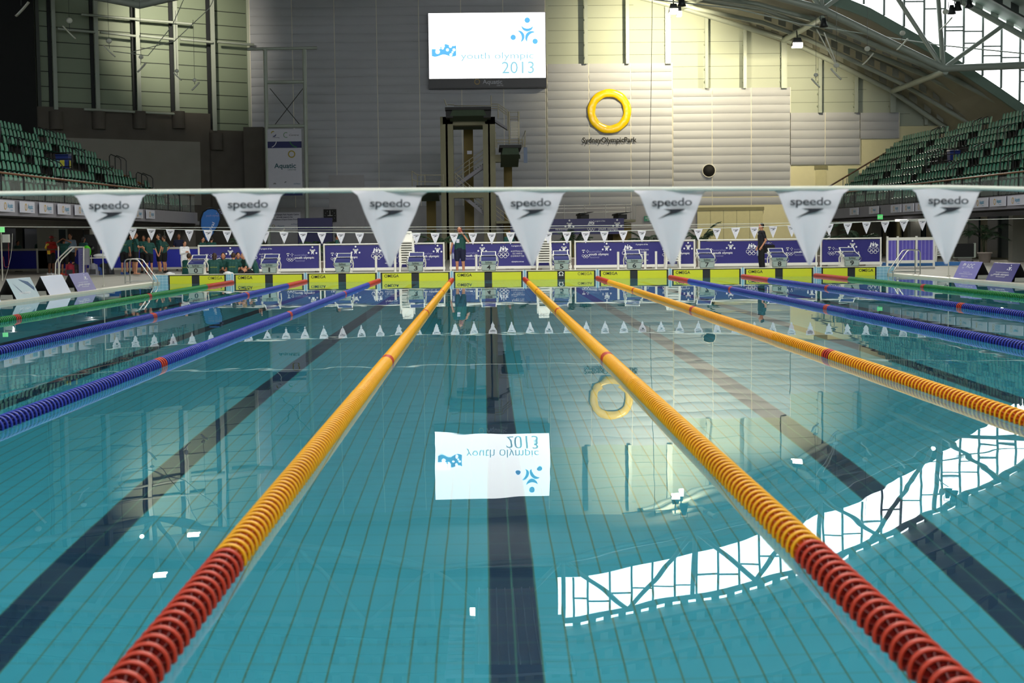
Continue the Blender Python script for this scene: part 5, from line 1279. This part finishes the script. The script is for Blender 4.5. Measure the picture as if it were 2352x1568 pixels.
# man with a phone at his face, standing by block 4
def badge(t, J):
    MB().box(-.1, .0, -.125, -.118, 1.17, 1.3).build('badge', M_SIGN, t); MB().tube([(-.06, -.09, 1.44), (-.1, -.125, 1.36), (-.06, -.12, 1.3)], .006, 5).tube([(.05, -.09, 1.44), (-.0, -.125, 1.36), (-.04, -.12, 1.3)], .006, 5).build('lanyard', mat('lanyard_blue', '2c5a9a', .6), t)
    MB().cyl((.16, -.27, 1.5-.02), (.2, -.26, 1.5), .036, n=10).build('watch', M_TUBE, t)
person('person', 'standing man in green polo and navy shorts holding a radio to his face', G2(1057, 55.8), R(-8), 'green', 'navy', 'brown', 0, dict(elR=(.3, -.14, 1.2), wrR=(.12, -.2, 1.5), elL=(-.26, 0, 1.12), wrL=(-.3, -.04, .87), hed=(-.01, -.02, 1.63)), ht=1.82, wide=1.08, extras=(badge,))
p = G2(1057, 55.55); tag(MB().hexa([(-.05, -.03, -.05), (.05, -.03, -.05), (.05, .03, -.05), (-.05, .03, -.05), (-.05, -.03, .07), (.05, -.03, .07), (.05, .03, .07), (-.05, .03, .07)]).tube([(.03, 0, .06), (.03, 0, .14)], .008, 5).build('hand_radio', mat('radio_red', '8e1c14', .5), None, (p[0]+.03, p[1], 1.68)), 'red hand radio held at the face of the man by block 4', 'radio')
b = G2(1041, 55.7)
tag(MB().lathe([(0, -.1), (.032, -.1), (.034, .06), (.014, .1), (.014, .13), (0, .13)], 12).build('water_bottle', mat('bottle_clear', 'a9b2d0', .2), None, (b[0], b[1], .78)), 'clear water bottle hanging from the hand of the man by block 4', 'bottle')
# man in black beside block 8
t = person('person', 'man in black polo and trousers facing sideways with black shoulder bag', G2(1749, 57), R(-80), 'blackshirt', 'black', 'dark', 0, dict(elL=(-.23, .06, 1.12), wrL=(-.22, -.06, .88), elR=(.23, .08, 1.12), wrR=(.2, -.06, .9)), ht=1.84, long=False, shoes='black')
m = MB().cap((-.235, .04, 1.2), (-.2, .0, 1.4), .074, .08, 0, 10)
link('sleeve_stripe', m.mesh('sleeve_stripe', CLO['white']), t)
S = MB()
for s_ in (-1, 1): S.cap((s_*.09, 0, .9), (s_*.1, -.01, .5), .105, .085, 0, 10); S.cap((s_*.1, -.01, .5), (s_*.11, .03, .12), .085, .07, 0, 10)
link('trousers', remesh(S, .014, 'trousers', CLO['black']), t)
q = G2(1768, 57.1); t = thing('shoulder_bag', 'black bag slung behind the man in black', 'bag', (q[0], q[1], .95))
MB().hexa([(-.2, -.1, -.2), (.2, -.1, -.18), (.2, .1, -.18), (-.2, .1, -.2), (-.14, -.09, .12), (.17, -.09, .1), (.17, .09, .1), (-.14, .09, .12)]).build('body', CLO['black'], t); MB().tube([(-.12, 0, .1), (-.2, 0, .5), (-.1, 0, .3), (.14, 0, .1)], .012, 5).build('strap', M_TUBE, t)
q = G2(1740, 56.9); tag(MB().lathe([(0, -.1), (.032, -.1), (.034, .06), (.014, .1), (.014, .13), (0, .13)], 12).build('water_bottle', mat('bottle_clear', 'a9b2d0', .2), None, (q[0], q[1], .75)), 'clear water bottle in the hand of the man in black', 'bottle')
# standing team group, from the red shirt onward
def stripes(t, J):
    MB().cap((-.205, -.03, 1.35), (-.245, .0, 1.2), .062, .064, 0, 8).hexa([(-.2, -.1, .92), (-.17, -.12, .92), (-.17, 0, .92), (-.2, 0, .92), (-.21, -.1, 1.12), (-.18, -.12, 1.12), (-.18, 0, 1.12), (-.21, 0, 1.12)]).build('shirt_stripe', mat('stripe_yellow', 'e8c030', .6), t)
person('person', 'man in red polo with yellow stripes and red cap looking at his hands', G2(118, 66.2), R(62), 'red', 'black', 'dark', 2, dict(elL=(-.25, -.06, 1.12), wrL=(-.1, -.3, 1.13), elR=(.25, -.06, 1.12), wrR=(.1, -.3, 1.13), hed=(0, -.05, 1.6)), ht=1.73, wide=1.12, cap=mat('cap_red', '8c1414', .6), extras=(stripes,))
UP = dict(elL=(-.34, -.02, 1.52), wrL=(-.12, .06, 1.64), elR=(.34, -.02, 1.52), wrR=(.12, .06, 1.64))
person('person', 'swimmer in green shirt with both hands clasped behind the head', G2(148, 66.0), R(170), 'green', 'black', 'dark', 1, UP, ht=1.62, bare=False, shoes=mat('shoe_orange', 'e0502c', .6))
person('person', 'man in pale blue shirt facing the pool behind the swimmer with raised arms', G2(163, 68.0), R(-10), 'pale', 'black', 'brown', 0, dict(elL=(-.25, .0, 1.13), wrL=(-.14, -.22, 1.1)), ht=1.82)
t = person('person', 'person in green seen from behind carrying a lime backpack', G2(193, 65.8), R(150), 'green', 'black', 'dark', 1, ht=1.66, bare=True, ponytail=True)
q = G2(200, 65.3); t = thing('backpack', 'lime green backpack on the back of a standing team member', 'backpack', (q[0], q[1], 1.06))
MB().ell((0, 0, 0), .19, .13, .27).build('body', mat('bag_lime', '4fc421', .6), t); MB().ell((0, -.08, -.08), .13, .08, .12).build('pocket', mat('bag_lime2', '3a9c1a', .6), t); MB().box(-.17, .17, -.145, -.13, .02, .05).build('trim', M_TUBE, t)
ppl = [(286, 66, 180, 'brown', 0, 1.75, 'green', 'team member in green with white socks and blue shoes beside the lifted pennant tip', {}, 'shoe_b'), (312, 65.6, 120, 'brown', 0, 1.83, 'green', 'tall barefoot man in green polo holding his wrist', dict(elL=(-.25, -.05, 1.12), wrL=(-.05, -.26, 1.13), elR=(.25, -.05, 1.12), wrR=(.05, -.26, 1.1)), 'bare'),
       (302, 67.5, 60, 'dark', 0, 1.78, 'green', 'man in green standing behind the tall barefoot man', {}, 'black'), (331, 69, 0, 'dark', 1, 1.7, 'green', 'team member in green half hidden behind the woman with tied hair', {}, 'black'),
       (343, 66.2, 10, 'dark', 0, 1.62, 'green', 'woman in green polo with tied hair facing the pool, arm hanging', dict(elL=(-.24, -.04, 1.14), wrL=(-.14, -.22, 1.05), elR=(.3, 0, 1.14), wrR=(.38, -.06, .92)), 'red'), (366, 67.2, -60, 'dark', 0, 1.76, 'green', 'dark haired man in green polo turned toward the woman, hand on hip', dict(elL=(-.34, .06, 1.16), wrL=(-.16, .0, 1.02)), 'grey'),
       (378, 68.5, -100, 'brown', 0, 1.68, 'green', 'last team member in green at the end of the standing group', dict(elL=(-.36, .1, 1.18), wrL=(-.16, .05, 1.02)), 'black'), (412, 74.0, 10, 'brown', 1, 1.78, 'navy', 'man in dark navy standing alone by the blue barrier', {}, 'black')]
shm = {'shoe_b': mat('shoe_blue', '24478c', .6), 'bare': None, 'black': CLO['black'], 'red': mat('shoe_red', '9c2440', .6), 'grey': mat('shoe_grey', '5d5a50', .6)}
for (px, Y, fc, hr, sk, ht, sh, lb, ps, shoe) in ppl:
    person('person', lb, G2(px, Y), R(fc), sh, 'navy' if sh == 'navy' else 'black', hr, sk, ps, ht=ht, bare=shoe == 'bare', shoes=shm[shoe] or 'black', ponytail='woman' in lb, extras=(print_back('AUSTRALIA'),) if abs(fc) > 90 else ())
# towel-robed man and the seated circle by block 0
person('person', 'man wrapped in a white towel robe looking down beside block 0', G2(424, 58), R(40), 'white', 'white', 'brown', 0, dict(elL=(-.22, -.06, 1.14), wrL=(-.06, -.22, 1.2), elR=(.22, -.06, 1.14), wrR=(.08, -.22, 1.2), hed=(0, -.05, 1.6)), ht=1.42, long=True)
seated = [(431, 55.0, 150, 'brown', 'green', 'seated person in green seen from behind, just before block 0'), (492, 55.0, 180, 'brown', 'green', 'seated person with long hair and lettered green back, past block 0'), (514, 57.2, 0, 'dark', 'green', 'smiling seated woman in green facing the pool'),
          (535, 55.2, 175, 'brown', 'green', 'seated broad-backed person in green leaning forward'), (546, 57.6, 20, 'dark', 'green', 'seated dark-haired man in green looking down'), (565, 56.1, -60, 'blond', 'green', 'seated fair-haired person in green in profile'), (584, 56.2, -90, 'brown', 'green', 'seated person in green hugging knees beside block 1')]
for (px, Y, fc, hr, sh, lb) in seated:
    ex = ()
    if abs(fc) > 100:
        def ex_(t, J):
            m = Mark(); m.text('AUSTRALIA', 0, 0, .24, .035); m.v = [(-v[0], .135, v[2]+.42) for v in m.v]; m.build('back_lettering', mat('back_lettering', 'b7c23a', .6, var=0), t)
        ex = (ex_,)
    person('person', lb, G2(px, Y), R(fc), sh, 'black', hr, 0, None, sit=True, ht=1.85, ponytail='long' in lb or 'woman' in lb, extras=ex)
# people behind fences
for (px, Y, fc, hr, lb, sit, hgt) in ((42, 76, 60, 'dark', 'seated dark-haired person in green behind the blue barrier, near the control box', 0, 1.55), (92, 76, 175, 'dark', 'person in green seen from behind over the blue barrier', 0, 1.62), (467, 70, 60, 'dark', 'dark-haired person in green talking below the teardrop flag', 0, 1.6), (487, 70, 170, 'dark', 'person in green with back turned below the teardrop flag', 0, 1.6),
        (775, 66, 90, 'dark', 'person in green leaning over behind the banner fence near block 2', 0, 1.66), (1170, 68, 20, 'brown', 'man in green behind the fence beneath the diving tower', 0, 1.72), (1898, 69, -60, 'dark', 'person in white behind the fence between blocks 8 and 9', 0, 1.7), (597, 68, -60, 'brown', 'person reaching up behind the banner fence past the second big pennant', 0, 1.72)):
    person('person', lb, G2(px, Y), R(fc), 'white' if 'white' in lb else 'green', 'black', hr, 1 if px in (775, 1170) else 0, dict(elR=(.32, -.1, 1.5), wrR=(.36, -.1, 1.75)) if 'reaching' in lb else None, ht=hgt, shoes='black')
# bags on the deck
def bag(px, Y, col, lb, s_=1):
    q = G2(px, Y); t = thing('sports_bag', lb, 'bag', (q[0], q[1], ZD)); t.scale = (s_, s_, s_)
    MB().hexa([(-.2, -.14, 0), (.2, -.14, 0), (.2, .14, 0), (-.2, .14, 0), (-.15, -.1, .46), (.15, -.1, .46), (.15, .1, .46), (-.15, .1, .46)]).ell((0, -.02, .3), .18, .13, .22).build('body', mat('bag_'+col, col, .7), t)
    MB().box(-.13, .13, -.17, -.13, .05, .25).build('pocket', mat('bagp_'+col, '3a3a40', .7), t); MB().tube([(-.06, 0, .48), (0, 0, .56), (.06, 0, .48)], .012, 5).build('handle', M_TUBE, t)
for a in ((161, 65.2, 'a8233c', 'pink and grey sports bag on the deck beneath the pale blue shirt man'), (172, 65.4, '14161c', 'black sports bag beside the pink and grey one'), (214, 65.3, '8c8c96', 'grey backpack on the deck under the black loudspeaker'), (226, 65.6, '1c3f8c', 'small blue bag next to the grey backpack', .7), (238, 66, '10131a', 'black bag heap next to the small blue bag'), (250, 66.3, '202530', 'dark backpack below the first pennant tip')): bag(*a)
p = G2(213, 67.5); t = thing('loudspeaker', 'tall black loudspeaker on a stand behind the lime backpack', 'speaker', (p[0], p[1], ZD))
MB().box(-.28, .28, -.2, .25, .85, 1.75).build('cabinet', M_BLK2, t); MB().cyl((0, 0, 0), (0, 0, .85), .03).build('stand', M_TUBE, t); MB().lathe([(0, 0), (.16, 0), (.16, .01)], 16, 0, (0, -.215, 1.1), 'y').build('cone', M_TUBE, t)
p = G2(232, 67); t = thing('folding_table', 'pale folding table with clothes behind the first pennant', 'table', (p[0], p[1], ZD))
MB().box(-.5, .5, -.3, .3, .7, .74).build('table_top', M_WHT, t)
for x in (-.45, .45): MB().cyl((x, 0, 0), (x, 0, .7), .02).build('leg', M_CHR, t)
tag(MB().ell((0, 0, 0), .34, .2, .09).build('towel', CLO['white'], None, (p[0], p[1], ZD+.82)), 'crumpled white towel on the folding table', 'towel')
p = W(189, 600, 64.9); t = thing('pull_up_banner', 'narrow lilac printed banner beside the stair handrail', 'banner', (p.x, 64.9, ZD))
MB().box(-.16, .16, 0, .03, 0, 1.15).build('cloth', mat('lilac', '6c69a0', .6), t); m = Mark(); m.y = -.01; m.text('festival', 0, 0, .8, .13); o = m.build('lettering', M_PRG, t); o.location = (0, 0, .5); o.rotation_euler = (0, R(-90), 0)
for (px, lb) in ((395, 'crumpled white towel on the wall beside starting block 0'), (528, 'crumpled white towel on the wall between blocks 0 and 1')):
    q = W(px, 621, 52.8); mb = MB().ell((0, 0, .03), .12, .1, .06).ell((.1, 0, .02), .1, .08, .035).ell((-.08, .03, .02), .09, .08, .03); tag(link('towel', remesh(mb, .015, 'towel', CLO['white']), None, (q.x, 52.6 if px < 0 else 52.35, .3)), lb, 'towel')
